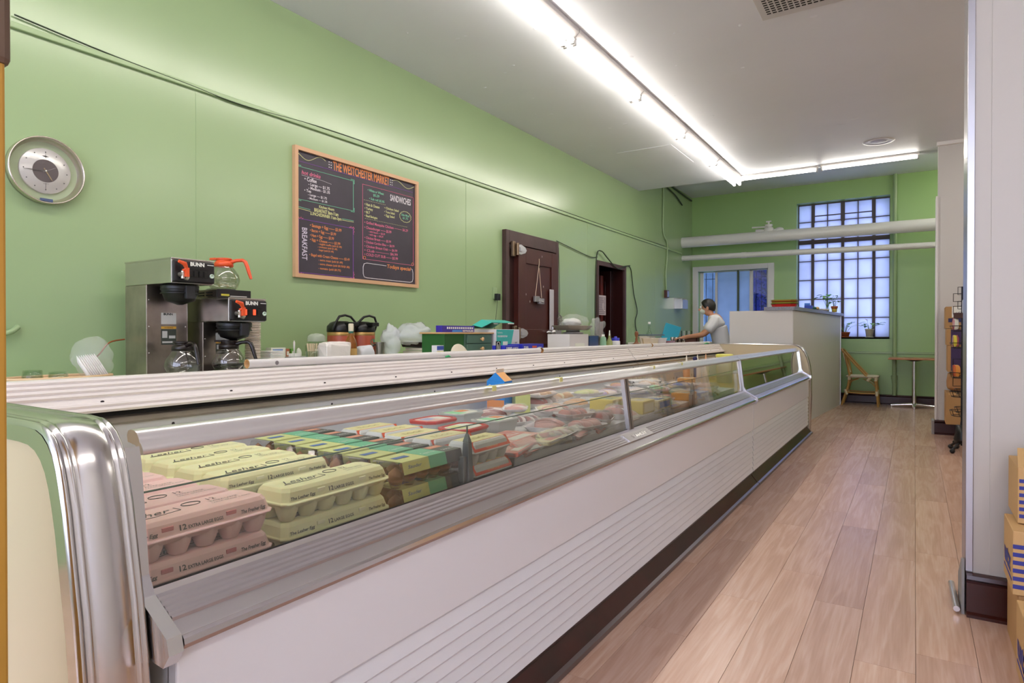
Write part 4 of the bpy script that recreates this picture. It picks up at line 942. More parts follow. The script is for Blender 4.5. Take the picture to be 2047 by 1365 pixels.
TX = [('THE WESTCHESTER MARKET',0.334,0.775,0.894,0.062,'O'),('hot drinks',0.065,0.69,0.222,0.026,'P'),('• Coffee',0.089,0.651,0.19,0.026,'W'),('- Large — $1.75',0.121,0.625,0.304,0.020,'W'),('- Medium - $1.35',0.121,0.600,0.306,0.019,'W'),('• Tea',0.087,0.578,0.144,0.018,'W'),('- Large — $1.75',0.117,0.556,0.279,0.016,'W'),('- Medium — $1.35',0.117,0.533,0.282,0.014,'W'),
('Kitchen Hours',0.211,0.488,0.344,0.019,'Y'),('BREAKFAST 8am-11am',0.169,0.457,0.382,0.024,'Y'),('LUNCH/DINNER 11am-3pm',0.137,0.430,0.41,0.022,'Y'),
('• Sausage + Egg —— $3.99',0.133,0.35,0.41,0.021,'O'),('• Bacon + Egg —— $3.99',0.133,0.317,0.36,0.019,'O'),('• Ham + Egg —— $3.99',0.133,0.284,0.341,0.019,'O'),('• Egg + Cheese —— $3.99',0.133,0.255,0.399,0.018,'O'),('- english muffin (add $1.49)',0.202,0.236,0.413,0.013,'O'),('- croissant (add $1.49)',0.199,0.216,0.371,0.012,'O'),('- bagel (add $1.49)',0.199,0.195,0.338,0.012,'O'),('• Bagel with Cream Cheese —— $3.49',0.128,0.152,0.486,0.018,'O'),('- extra meat (add $1.49)',0.204,0.126,0.421,0.014,'O'),('- extra cheese (add $0.50/$1.00)',0.204,0.099,0.486,0.014,'O'),('- tomato (add $0.75)',0.204,0.069,0.404,0.014,'O'),
('• White or Wheat',0.666,0.69,0.835,0.018,'G'),('$5.29',0.723,0.662,0.787,0.018,'G'),('• Sub roll $5.95',0.682,0.630,0.841,0.017,'G'),('SANDWICHES',0.905,0.662,1.142,0.048,'W'),('• Ham & Cheese',0.635,0.579,0.789,0.020,'Y'),('• Turkey',0.635,0.55,0.719,0.018,'Y'),('• BLT',0.635,0.522,0.69,0.018,'Y'),('• Beef Bologna',0.635,0.495,0.766,0.017,'Y'),('• Chicken Salad',0.841,0.587,1.0,0.017,'Y'),('• Tuna Salad',0.841,0.558,0.955,0.017,'Y'),('• Egg Salad',0.841,0.53,0.952,0.017,'Y'),('Side Meat',1.031,0.565,1.127,0.017,'G'),('$1.75',1.047,0.541,1.109,0.017,'G'),
('• Grilled Mesquite Chicken ——— $6.29',0.632,0.444,1.108,0.020,'P'),('• Cheeseburger —— $5.99',0.632,0.407,0.918,0.020,'P'),('- with bacon — $6.29',0.673,0.384,0.847,0.014,'P'),('- with egg — $6.29',0.673,0.362,0.828,0.014,'P'),('• Chicken Breast —— $5.99',0.632,0.332,0.914,0.018,'P'),('• Chicken Cordon Bleu — $6.99',0.632,0.301,0.951,0.018,'P'),('• Chicken Breast Club — $6.99',0.632,0.269,0.984,0.018,'P'),('• CLub ———— $6.99',0.632,0.238,0.988,0.019,'P'),('• COLD CUT SUB —— $5.99',0.632,0.207,0.991,0.020,'P'),('Todays special',0.866,0.135,1.137,0.028,'O')]
b = MB(); xq = .0126
for s_, y0, z0, y1, h, c in TX: b.text(s_, (xq, y0, z0), (0, 1, 0), (0, 0, 1), h, y1-y0, cols_.index(c), bold=.018, shear=.2 if s_ in ('hot drinks', 'Todays special') else 0)
b.text('BREAKFAST', (xq, .068, .335), (0, 0, -1), (0, 1, 0), .042, .215, 5, bold=.015)
b.build('chalk_lettering', CKM, cb)
b = MB(); ln = lambda pts, c, r=.0022, cl=False: b.tube([(xq, p[0], p[1]) for p in pts], r, 4, cols_.index(c), closed=cl)
def rectb(y0, y1, z0, z1, c, r=.002): 
    for q in ([(y0, z0), (y1, z0)], [(y1, z0), (y1, z1)], [(y1, z1), (y0, z1)], [(y0, z1), (y0, z0)]): ln(q, c, r)
rectb(.036, .523, .518, .735, 'G'); rectb(.04, .52, .034, .39, 'U'); rectb(.614, 1.172, .18, .731, 'P')
for yy, zz, sy, sz in ((.036, .735, 1, -1), (.523, .735, -1, -1), (.036, .518, 1, 1), (.523, .518, -1, 1)): ln([(yy-.008*sy, zz-.008*sz+.03*sz), (yy-.008*sy, zz-.008*sz), (yy+.025*sy, zz-.008*sz)], 'G', .0025)
for yy, zz, sy, sz in ((.04, .39, 1, -1), (.52, .39, -1, -1), (.04, .034, 1, 1), (.52, .034, -1, 1)):
    ln([(yy+sy*(.045*k_/8)-sy*.008, zz-sz*.006+.006*sin(k_*1.6)) for k_ in range(9)], 'P', .002); ln([(yy-sy*.006+.005*sin(k_*1.6), zz+sz*.05*k_/8-sz*.008) for k_ in range(9)], 'P', .002)
ln([(.026, .770), (1.167, .772)], 'U', .0016); ln([(.025, .468), (.135, .463)], 'G'); ln([(.025, .458), (.135, .452)], 'Y'); ln([(.415, .445), (.525, .446)], 'G'); ln([(.415, .436), (.525, .437)], 'Y')
ln([(.039+.228*k_/14, .812-.016*sin(k_/14*2*pi-.4)*1.4) for k_ in range(15)], 'Y'); ln([(.93+.25*k_/14, .812+.020*sin(k_/14*2*pi+.4)) for k_ in range(15)], 'Y')
R_ = []
for k_ in range(12):
    a0, a1 = k_*pi/24*4, 0
for k_ in range(33):
    a0 = 2*pi*k_/33; q = 1+.1*abs(sin(a0*6)); R_.append((1.078+.062*q*cos(a0), .560+.040*q*sin(a0)))
ln(R_, 'Y', .002, True)
R_ = [(.64+.0*0, .152)]; 
ln([(.86, .150), (.655, .152), (.628, .145), (.618, .12), (.619, .07), (.628, .048), (.655, .042), (1.13, .041), (1.158, .048), (1.167, .07), (1.167, .12), (1.158, .148), (1.145, .151)], 'W', .0028)
for y0, y1, zz in ((.627, .874, .618), (.638, 1.108, .482)):
    n_ = int((y1-y0)/.018)
    for k_ in range(n_): ln([(y0+k_*.018, zz), (y0+k_*.018+.010, zz)], 'Y', .0012)
for k_ in range(3):
    for j_ in (0, 1):
        for y0 in (.296, .905): b.box(xq-.001, xq+.0006, y0+j_*.018, y0+j_*.018+.007, .782+k_*.018, .789+k_*.018, 2)
for y0 in (.632, 1.165): ln([(y0+.012*cos(a0), .19+.012*sin(a0)) for a0 in [k_*.8 for k_ in range(10)]], 'O', .002)
ln([(.065, .682), (.235, .680), (.32, .670)], 'W', .001)
b.build('chalk_drawing', CKM, cb)

# wall clock
M_face = mat('clock_face', '#d8d2d2', .25, .3)
cl = thing('wall_clock', 'round glass wall clock with silver rim and two-tone dial at upper left', 'clock', (-3.45, 1.318, 1.88))
R = .155
MB().lathe([(R-.004, 0), (R+.001, .004), (R+.001, .044), (R-.003, .047), (R-.006, .044), (R-.006, .02), (R-.02, .003)], n=48, axis='x').build('rim', mat('clock_rim', '#cfc8bc', .25, 1), cl)
MB().lathe([(R-.006, .004), (0, .004)], n=40, axis='x').build('back_plate', mat('clock_back', '#b4c09f', .35), cl)
MB().lathe([(.105, .0), (.105, .014), (.103, .016), (.0, .016)], n=40, axis='x').build('dial', M_face, cl)
MB().lathe([(.053, .0164), (.0, .0166)], n=32, axis='x').build('dial_centre', mat('dial_centre', '#6a5f60', .35, .3), cl)
b = MB()
for h_ in range(12):
    a0 = h_*pi/6; b.lathe([(.0026, 0), (.0026, .0008), (0, .0008)], (.0166, sin(a0)*.088, cos(a0)*.088), 8, axis='x')
b.box(.0165, .0172, -.0005, .0005, .058, .086); b.box(.0165, .0172, -.0005, .0005, -.086, -.056)
b.extx([(-.014, .068), (0, .072), (.014, .068), (0, .064)], .0165, .0170)
b.text('QUARTZ', (.0172, -.01, -.062), (0, 1, 0), (0, 0, 1), .004, .022)
b.build('markers', mat('clock_ink', '#4c484c', .5), cl)
def hand(nm, a0, l, wd, x, m): 
    b = MB(); u = (sin(a0), cos(a0)); n_ = (u[1], -u[0]); b.extx([(-u[0]*.014-n_[0]*wd, -u[1]*.014-n_[1]*wd), (u[0]*l*.7-n_[0]*wd, u[1]*l*.7-n_[1]*wd), (u[0]*l, u[1]*l), (u[0]*l*.7+n_[0]*wd, u[1]*l*.7+n_[1]*wd), (-u[0]*.014+n_[0]*wd, -u[1]*.014+n_[1]*wd)], x, x+.001); b.build(nm, m, cl)
hand('minute_hand', radians(266), .092, .0016, .020, mat('hand_grey', '#6a6666', .4, .5)); hand('hour_hand', radians(148), .052, .0026, .0185, mat('hand_brass', '#b8a284', .35, .8)); hand('second_hand', radians(62), .05, .0005, .022, M_face)
MB().lathe([(.005, .016), (.005, .025), (0, .026)], n=10, axis='x').build('centre_pin', M_chrome, cl)
MB().lathe([(R-.004, .043), (.0, .046)], n=40, axis='x').build('glass', glass_mat('clock_glass', '#f6f8f6', ior=1.6), cl)
MB().box(.005, .014, -.02, .03, -.140, -.128).build('battery', mat('battery_blue', '#4a5a86', .4), cl)

# coffee machines
M_ss = mat('stainless', '#cfc8c4', .24, 1, bump=.06, bscale=6, var=.08); M_ssd = mat('stained_stainless', '#b8aca4', .3, 1, bump=.1, bscale=8, var=.3, vscale=7)
M_or2 = mat('orange_handle', '#e8582a', .35); M_rsw = mat('lit_red_switch', '#ff3a20', .4, emit=1.5); M_knob = mat('pale_green_knob', '#c8dcc8', .4); M_warn = mat('warning_yellow', '#d8a43c', .5); M_lab2 = mat('label_grey', '#c8c6c0', .5)
def machine(label, loc, H, head=.115, warm=False, lit=False):
    t = thing('coffee_machine', label, 'coffee maker', loc); w = .205; d = .42   # front +x, width along y, origin bottom rear left
    MB().box(0, .20, 0, w, 0, H-head).build('tower', M_ssd, t, bevel=.003)
    MB().box(0, .42, 0, w, H-head, H).build('head_housing', M_ss, t, bevel=.004)
    MB().box(-.0, .424, -.003, w+.003, H-.004, H+.004).build('top_panel', M_ss, t, bevel=.002)
    b = MB(); b.box(.42, .438, .0, w, H-head+.004, H-.006); f = b.build('control_panel', mat('control_panel_black', '#1c191c', .3), t, bevel=.008)
    b = MB(); b.box(.4375, .4386, .068, .17, H-head+.028, H-head+.072); b.build('switch_bay', M_black, f)
    for k_ in range(4):
        b = MB(); b.box(.4386, .442, .072+k_*.025, .086+k_*.025, H-head+.034, H-head+.062); b.build('switch', M_rsw if (lit and k_ in (0, 2)) or (not lit and False) else M_black, f, bevel=.001)
    b = MB(); b.text('BUNN', (.4388, .080, H-.030), (0, 1, 0), (0, 0, 1), .017, .07, 0, bold=.05); b.box(.4385, .439, .165, .198, H-.022, H-.019); b.build('lettering', M_lwh, f)
    b = MB(); b.lathe([(.011, 0), (.011, .004), (.007, .005), (.007, .002), (0, .002)], (.438, .188, H-head+.042), 16, axis='x'); b.build('dial_ring', M_knob, f)
    b = MB(); b.cyl((.435, .03, H-head+.04), (.468, .03, H-head+.04), .011, n=12); b.cyl((.462, .03, H-head+.02), (.462, .03, H-head+.055), .008, n=10); b.cyl((.462, .04, H-head+.028), (.462, .055, H-head+.024), .012, n=10); fa = b.build('faucet', mat('faucet_steel', '#d4ccc0', .3, .9), t)
    b = MB(); b.tube([(.462, .030, H-head+.055), (.470, .044, H-head+.066), (.478, .030, H-head+.088), (.482, .0, H-.018)], [.008, .009, .011, .007], 8); b.box(.466, .480, .036, .052, H-head+.028, H-head+.07); b.build('faucet_lever', M_or2, fa)
    # funnel
    b = MB(); b.lathe([(.082, 0), (.086, -.006), (.080, -.035), (.066, -.075), (.03, -.088), (.012, -.095), (0, -.095)], (.31, w/2, H-head-.002), 24); 
    for zz in (-.02, -.04): b.lathe([(.083, zz+.004), (.087, zz), (.083, zz-.004)], (.31, w/2, H-head-.002), 24)
    fn = b.build('brew_funnel', M_black, t)
    MB().box(.385, .405, w/2-.022, w/2+.022, H-head-.07, H-head-.008).build('funnel_handle', mat('worn_black', '#2c2b2e', .45), fn, bevel=.003)
    # base with warmer
    b = MB(); b.box(0, .42, 0, w, -.0, .012); b.build('base_plate', M_ss, t, bevel=.003)
    MB().lathe([(0, .016), (.07, .016), (.078, .012), (.078, .010)], (.30, w/2, 0), 24).build('warmer_plate', M_black, t)
    # labels and screws
    b = MB(); x = .2004; b.box(x, x+.0006, .07, .145, H*.46, H*.56, 0); b.text('BUNN', (x+.001, .082, H*.54), (0, 1, 0), (0, 0, 1), .010, .045, 2, bold=.04); b.box(x, x+.0006, .07, .145, H*.42, H*.44, 1); b.box(x, x+.0006, .07, .145, H*.28, H*.417, 3); b.text('WARNING', (x+.001, .085, H*.425), (0, 1, 0), (0, 0, 1), .006, .045, 2)
    b.box(x+.0007, x+.001, .075, .10, H*.34, H*.40, 0); b.box(x+.0007, x+.001, .075, .14, H*.295, H*.31, 0); b.box(x+.0007, x+.001, .108, .14, H*.335, H*.36, 0)
    b.build('warning_labels', [M_lab2, M_warn, M_black, M_ldk], t)
    b = MB()
    for zz in (.12, .35, .58): 
        for yy in (.012, w-.012): b.sph((.201, yy, H*zz+.05), .004, 8, 4, sx=.5)
    b.build('screws', M_ss, t, kind='stuff')
    return t
CZ = .905
machine('tall stainless coffee brewer with green reflection on its side, on the counter', (-3.33, 1.618, CZ), .565)
m2 = machine('lower stainless coffee brewer with two lit red switches, on the counter', (-3.26, 1.862, CZ), .388, lit=True)
t = thing('warmer_plate', 'black-fronted warmer standing on top of the lower coffee brewer', 'warmer', (-3.16, 1.875, CZ+.393))
MB().box(-.06, .20, 0, .19, 0, .045).build('housing', M_ss, t, bevel=.003)
b = MB(); b.box(.20, .206, 0, .19, .0, .045); f = b.build('front_panel', mat('control_panel_black', '', 0), t, bevel=.002)
b = MB(); b.box(.2062, .2066, .02, .065, .012, .022, 0); b.box(.2062, .2066, .07, .165, .010, .014, 1); b.build('print', [mat('print_yellow', '#b9b03a', .5), M_lab2], f)
b = MB()
for k_ in range(3):
    for j_ in range(2): b.box(-.03+k_*.07, .02+k_*.07, -.002, .0005, .012+j_*.014, .018+j_*.014)
b.build('side_vents', M_dark, t)
MB().lathe([(0, .052), (.07, .052), (.078, .046), (.078, .044)], (.09, .095, 0), 24).build('hot_plate', M_black, t)
M_gl = glass_mat('carafe_glass', '#e4e3e0', ior=2.0)
def carafe(label, loc, rz, plastic, coffee=False):
    t = thing('coffee_carafe', label, 'carafe', loc, rz)
    MB().lathe([(0, .001), (.055, .0), (.066, .006), (.078, .035), (.080, .05), (.073, .078), (.056, .105), (.044, .118), (.043, .128)], n=32).build('glass_globe', M_gl, t)
    b = MB(); b.lathe([(.043, .118), (.047, .119), (.047, .135), (.040, .146), (.036, .148), (.036, .152), (.043, .160), (.040, .163), (.034, .152)], n=24); cr = b.build('collar', plastic, t)
    MB().extz([(.03, -.028), (.068, -.012), (.074, 0), (.068, .012), (.03, .028)], .154, .164).build('pouring_lip', plastic, cr, bevel=.003)
    b = MB(); b.tube([(-.036, 0, .142), (-.065, 0, .152), (-.098, 0, .154), (-.112, 0, .145), (-.122, 0, .12), (-.132, 0, .085), (-.142, 0, .055)], [.010, .009, .009, .010, .010, .009, .007], 10); b.build('handle', plastic, t)
    if coffee: MB().lathe([(0, .003), (.053, .003), (.064, .008), (.076, .036), (.0765, .045), (0, .045)], n=28).build('coffee', mat('black_coffee', '#120605', .08), t)
    return t
M_bkp = mat('brown_black_plastic', '#1a0f0e', .3)
carafe('empty glass carafe with dark brown handle, in front of the tall brewer', (-2.955, 1.695, CZ+.013), radians(178), M_bkp)
carafe('black-handled glass carafe with a little coffee, in front of the lower brewer', (-2.945, 1.93, CZ+.017), radians(213), M_bkp, True)
carafe('empty glass carafe with orange collar and handle, on the warmer above the lower brewer', (-3.07, 1.985, CZ+.446), radians(215), M_or2)
# cups stacked upside down
cm = MB().lathe([(.040, 0), (.0415, .0), (.042, .004), (.0395, .005), (.030, .011)], n=20).mesh('paper_cup', mat('paper_cup', '#e6d6c8', .5))
cb_ = MB().lathe([(.040, 0), (.0425, .003), (.040, .006), (.028, .075), (0, .078)], n=20).mesh('paper_cup', mat('paper_cup', '', 0))
for k_ in range(30):
    o = bpy.data.objects.new('paper_cup', cb_ if k_ == 29 else cm); COL.objects.link(o); o.location = (-3.11+jit(.0012), 2.185+jit(.0012), CZ+.058+k_*.0091)
    tag(o, 'white paper cup in the tall stack beside the lower coffee brewer' if k_ < 29 else 'topmost white paper cup of the tall stack beside the brewer', 'cup', 'tall stack of paper cups')
tag(MB().lathe([(0, 0), (.05, 0), (.05, .055), (0, .055)], n=18).build('cup_stand', M_lab, loc=(-3.11, 2.185, CZ)), 'low white round box under the stack of paper cups', 'box')

# wicker tray with plates and tumblers
M_wick = mat('wicker', '#d8b890', .6, bump=.4, bscale=60); M_bag = mat('clear_bag', '#f4f6f2', .15, alpha=.16, bump=.6, bscale=18, bdist=.01); M_sty = mat('styrofoam', '#eeeae6', .6, sss=.1)
t = thing('wicker_tray', 'shallow wicker tray left of the coffee machines', 'tray', (-3.05, 1.215, .905))
b = MB()
for k_ in range(3): b.tube([(.11*cos(a0)*(1+.04*k_), .19*sin(a0)*(1+.03*k_), .010+.010*k_) for a0 in [2*pi*i/28 for i in range(28)]], .007, 6, closed=True)
b.build('woven_rim', M_wick, t); MB().lathe([(0, .004), (1, .004), (1, .012)], n=28, sx=.108, sy=.186).build('base', M_wick, t)
def tumbler(label, loc, h=.045):
    t = thing('tumbler', label, 'glass', loc); MB().lathe([(.036, 0), (.039, .002), (.033, h), (.0, h), (.0, h-.006), (.030, h-.006), (.035, 0)], n=20).build('glass', glass_mat('tumbler_glass', '#e6eee6', ior=1.5), t)
tumbler('upside-down glass tumbler on the wicker tray, left one', (-3.05, 1.12, .918), .05); tumbler('upside-down glass tumbler on the wicker tray, middle one', (-3.03, 1.205, .918), .04)
for i in range(9):
    a0 = radians(-38); o = MB().lathe([(0, .002), (.05, .002), (.075, .012), (.077, .011), (.05, 0), (0, 0)], n=22).build('foam_plate', M_sty, loc=(-3.05+.0, 1.31+i*.0085, .950+i*.001-.0)); o.rotation_euler = (radians(-62), 0, radians(-20)); tag(o, 'white foam plate in the bagged stack on the wicker tray', 'plate', 'foam plates in a clear bag')
o = blob('plastic_bag', M_bag, None, (-3.05, 1.345, 1.005), (.07, .075, .085), amp=.16, seed=4, crinkle=.12); tag(o, 'clear plastic bag around the foam plates', 'bag')
t = thing('saucer', 'pale green dish with a brush lying on it, beside the tall brewer', 'dish', (-2.96, 1.50, CZ)); MB().lathe([(0, .004), (.04, .004), (.065, .016), (.067, .015), (.04, 0), (0, 0)], n=24).build('dish', mat('pale_green_dish', '#b9d4b4', .4), t)
tag(MB().box(-.006, .006, -.004, .008, 0, .02).cyl((0, 0, .01), (.0, .05, .018), .003, n=6).build('brush', mat('brush_wood', '#c08a4a', .5), loc=(-2.96, 1.49, .910)), 'small brush on the pale green dish', 'brush')
cable('copper water line looping from the wall to the tall brewer', [(-3.40, 1.50, .99), (-3.33, 1.50, 1.02), (-3.30, 1.53, 1.075), (-3.30, 1.60, 1.09)], .004, mat('copper_line', '#9a5a34', .35, .8), 'water_line', 'pipe')
b = MB(); b.cyl((-.03, 0, 0), (0, 0, 0), .006, n=8).cyl((0, 0, -.012), (0, 0, .012), .008, n=8); tag(b.build('shutoff_valve', M_chrome, loc=(-3.415, 1.50, .985)), 'tiny metal valve on the green wall by the plastic bag', 'valve')
cable('short green painted pipe stub on the wall at far left', [(X, .95, 1.115), (X+.01, 1.1, 1.112), (X+.02, 1.17, 1.125), (X+.005, 1.205, 1.15)], .012, M_greent, 'pipe', 'pipe')

# small goods between the brewers and the chest (wall counter top .905)
def sbox(name, label, cat, loc, dx, dy, dz, cols_, faces=None, txt=None, rz=0, bevel=.001, group=None):
    t = thing(name, label, cat, loc, rz, group); MB().box(-dx/2, dx/2, -dy/2, dy/2, 0, dz).build('carton_body', cols_[0], t, bevel=bevel)
    b = MB(); any_ = False
    for (y0, y1, z0, z1, mi) in (faces or []): b.box(dx/2, dx/2+.0008, y0*dy-dy/2, y1*dy-dy/2, z0*dz, z1*dz, mi); any_ = True
    for (s_, y, z, h, wd, mi) in (txt or []): b.text(s_, (dx/2+.0012, y*dy-dy/2, z*dz), (0, 1, 0), (0, 0, 1), h*dz, wd*dy, mi, bold=.03); any_ = True
    if any_: b.build('printing', cols_[1:], t)
    return t
def stackbase(name, label, loc, dx, dy, dz): return sbox(name, label, 'box', loc, dx, dy, dz, [M_lab])
stackbase('shelf_riser', 'white riser box on the counter holding the small tea and napkin things', (-3.12, 2.40, CZ), .16, .30, .045)
t = thing('napkin_stack', 'stack of white paper napkins beside the cup stack', 'napkins', (-3.10, 2.30, CZ+.045))
for i in range(8): MB().box(-.05, .05, -.045+jit(.002), .045+jit(.002), i*.009, i*.009+.007).build('napkin', M_sty, t, bevel=.002)
sbox('tea_box', 'white and orange tea box behind the small tray', 'box', (-3.17, 2.38, CZ+.045), .05, .10, .085, [M_lab, M_orn, M_bl], [(0, .6, 0, .3, 0), (.1, .8, .8, .9, 1)])
sbox('tea_box', 'rust-red tea box next to the white one', 'box', (-3.17, 2.445, CZ+.045), .05, .025, .078, [mat('rust_red', '#b06a48', .5), M_lab], [(.2, .8, .5, .8, 0)])
sbox('tea_box', 'green tea box, rightmost of the small boxes', 'box', (-3.17, 2.485, CZ+.045), .05, .03, .078, [mat('tea_green', '#6aa04a', .5), M_lab], [(.2, .8, .5, .8, 0)])
t = thing('packet_tray', 'small clear tray of sugar packets', 'tray', (-3.06, 2.44, CZ+.045)); MB().box(-.03, .03, -.06, .06, 0, .035).build('tray_box', M_clr2, t, bevel=.003)
for i in range(6): tag(MB().box(-.0015, .0015, -.02, .02, 0, .045).build('sugar_packet', M_sty, loc=(-3.08+i*.008, 2.42+jit(.01), CZ+.052)), 'white sugar packet standing in the small clear tray', 'packet', 'sugar packets in the tray')
tag(MB().lathe([(0, 0), (.004, 0), (.006, .07), (.0, .085)], n=8).build('straw', M_sty, loc=(-3.10, 2.455, CZ+.09)), 'white plastic straw upright among the tea boxes', 'straw')
o = blob('ribbon_roll', M_lab, None, (-3.16, 2.535, CZ+.085), (.012, .02, .04), amp=.05, seed=2); tag(o, 'small round pale roll right of the tea boxes', 'roll')
sh = stackbase('shelf_riser', 'wooden riser board under the stirrer jar', (-3.10, 2.66, CZ), .18, .24, .052)
t = thing('stirrer_cup', 'glass jar full of wooden stirrers', 'jar', (-3.0, 2.50, CZ+.0)); MB().lathe([(0, .003), (.03, .0), (.036, .11), (.034, .11), (.028, .006), (0, .006)], n=20).build('glass', glass_mat('tumbler_glass'), t)
for i in range(12):
    a0 = i*2.4; r = .006+.018*(i % 3)/2
    tag(MB().tube([(0, 0, 0), (cos(a0)*.016, sin(a0)*.016, .145)], .0028, 5).build('stirrer', mat('stirrer_wood', '#e4cfae', .6), loc=(-3.0+cos(a0)*r*.7, 2.50+sin(a0)*r*.7, CZ+.01)), 'wooden coffee stirrer leaning in the glass jar', 'stirrer', 'wooden stirrers in the jar')
t = thing('storage_jar', 'glass jar of sugar with ribbed clear lid', 'jar', (-3.13, 2.645, CZ+.052))
MB().lathe([(0, .002), (.06, .002), (.068, .01), (.068, .085), (.05, .105), (.05, .115)], n=28).build('glass', glass_mat('tumbler_glass'), t)
MB().lathe([(0, .006), (.06, .006), (.064, .014), (.064, .05), (.03, .064), (0, .066)], n=24).build('sugar', M_sty, t)
MB().lathe([(.054, .112), (.056, .118), (.054, .124), (.057, .130), (.053, .137), (.055, .143), (.04, .158), (0, .164)], n=28).build('lid', mat('ribbed_clear_lid', '#d4dccc', .15, alpha=.45), t)
t = thing('coffee_grinder', 'small black and steel grinder between jar and paper bag', 'grinder', (-3.08, 2.77, CZ)); MB().lathe([(0, 0), (.03, 0), (.03, .11), (.036, .12), (.036, .14), (.02, .150), (0, .15)], n=20).build('body', M_black, t)
MB().box(.028, .034, -.012, .012, .03, .10).build('window', M_chrome, t)
o = blob('paper_bag', mat('white_paper_bag', '#e8e0da', .6, bump=.5, bscale=10, bdist=.01), None, (-2.95, 2.63, .985), (.05, .10, .083), amp=.06, seed=9, power=.3, n=22, m=12, smooth=False); tag(o, 'crumpled white paper bag standing beside the syrup bottle', 'bag')
# syrup bottle
t = thing('syrup_bottle', 'tall amber syrup bottle with pale pump cap in front of the airpots', 'bottle', (-2.98, 2.79, CZ))
MB().lathe([(0, .002), (.036, .002), (.037, .01), (.037, .15), (.03, .175), (.014, .205), (.0135, .255)], n=20, sx=1, sy=1).build('glass', mat('amber_syrup', '#b87a2c', .1, trans=.6), t)
MB().lathe([(.016, .228), (.0165, .272), (.012, .276), (0, .276)], n=16).build('cap', mat('pump_cap', '#d8cdb4', .45), t); MB().lathe([(.0155, .215), (.0155, .240)], n=16).build('neck_label', mat('dark_green_label', '#2f6a5a', .5), t)
b = MB(); b.lathe([(.0376, .05), (.0376, .12)], n=20); b.build('label', mat('pale_syrup_label', '#c8a060', .5), t)
# airpots
def airpot(label, loc, lean):
    t = thing('airpot', label, 'airpot', loc, 0, None)
    MB().lathe([(0, 0), (.085, 0), (.088, .006), (.088, .205), (.086, .21)], n=32).build('body', mat('terracotta_print', '#b8573c', .35, var=.2, vscale=5), t)
    MB().lathe([(.0885, .200), (.0895, .206), (.0885, .222), (.086, .224)], n=32).build('gold_band', mat('gold_band', '#c09a5a', .35, .6), t)
    b = MB(); b.lathe([(.089, .222), (.092, .23), (.090, .262), (.07, .285), (.045, .295), (0, .297)], n=28); b.box(.05, .135, -.03, .03, .262, .288); l = b.build('pump_lid', M_black, t, bevel=.004)
    b = MB(); pts = [(.03, -.093, .235), (.05, -.092, .28), (.04+lean, -.05, .325), (.04+lean, 0, .335), (.04+lean, .05, .325), (.05, .092, .28), (.03, .093, .235)]; b.tube(pts, .008, 8); b.build('carry_handle', M_black, l)
    b = MB(); b.lathe([(.0, 0), (.028, 0)], (.0895, 0, 0), 4) if False else None
    b = MB(); vs = []; n_ = 14
    for i in range(n_):
        a0 = 2*pi*i/n_; th = cos(a0)*.34+.25; vs.append((.0892*cos(th), .0892*sin(th), .155+sin(a0)*.022))
    b.add(vs, [tuple(range(n_))], 0); b2 = [(.0892*cos(.25+q), .0892*sin(.25+q), z) for q, z in ((-.1, .07), (.2, .07), (.2, .095), (-.1, .095))]; b.add(b2, [(0, 1, 2, 3)], 1)
    b.build('oval_label', [mat('oval_green', '#5f9a7c', .4), M_lab], t)
airpot('terracotta airpot with black pump lid, left of the pair', (-3.22, 2.925, CZ), .0)
airpot('terracotta airpot with black pump lid, right of the pair', (-3.22, 3.115, CZ), .03)
o = blob('sugar_bag', mat('sugar_sack', '#dcdce2', .5), None, (-3.0, 2.925, .97), (.045, .065, .07), amp=.08, seed=5, power=.6); tag(o, 'white sugar bag with folded blue-edged top below the right airpot', 'bag')
t = thing('milk_pitcher', 'clear frothing pitcher of stirrers and napkins right of the airpots', 'pitcher', (-3.06, 3.10+.02, CZ)); MB().lathe([(0, .0), (.04, 0), (.043, .01), (.036, .10), (.042, .155)], n=20).build('body', mat('pitcher_steel', '#b8b4ac', .25, .9), t); 
b = MB(); b.tube([(.0, -.04, .14), (.0, -.075, .12), (0, -.075, .06), (0, -.042, .03)], .005, 6); b.build('handle', M_black, t)
sb = thing('shelf_bench', 'low white bench under the counter scale', 'bench', (-3.0, 3.52, 0)); MB().box(-.2, .2, -.3, .32, .9, .935).build('bench_top', M_lab, sb); MB().box(-.19, .19, -.29, .31, 0, .9).build('bench_body', M_inner, sb)
sbox('note_pad', 'yellow pad at the foot of the counter scale', 'pad', (-2.93, 3.16+.16, .935), .1, .16, .022, [mat('pad_yellow', '#d8cf7a', .5)])
# counter scale
t = thing('counter_scale', 'beige counter scale with black pan under the plastic bag', 'scale', (-3.02, 3.55, .935))
M_beige = mat('scale_beige', '#d4ccbc', .45)
b = MB(); b.extx([(-.14, 0), (.17, 0), (.10, .05), (-.14, .06)], -.09, .12); b.build('body', M_beige, t, bevel=.005); MB().box(-.08, .10, -.13, .08, .062, .082).build('column', M_beige, t, bevel=.004)
b = MB(); b.frus(-.11, .11, -.15, .10, .122, .085, .01, .01); b.build('pan', mat('scale_pan_black', '#211618', .3), t, bevel=.006); b = MB(); b.box(.1205, .121, -.08, .06, .012, .022); b.build('display', mat('display_green', '#6fb48c', .4), t)
o = blob('plastic_bag', mat('filled_bag', '#f0f3f8', .2, alpha=.42, bump=.6, bscale=14, bdist=.01), None, (-3.02, 3.42, 1.115), (.10, .15, .075), amp=.18, seed=12, crinkle=.12); tag(o, 'cloudy plastic bag of white and blue papers on the scale', 'bag')
o = blob('plastic_bag', mat('filled_bag', '', 0), None, (-3.05, 3.22, 1.07), (.06, .07, .10), amp=.2, seed=13, crinkle=.15); tag(o, 'clear plastic bag slumped between the airpots and the scale', 'bag')

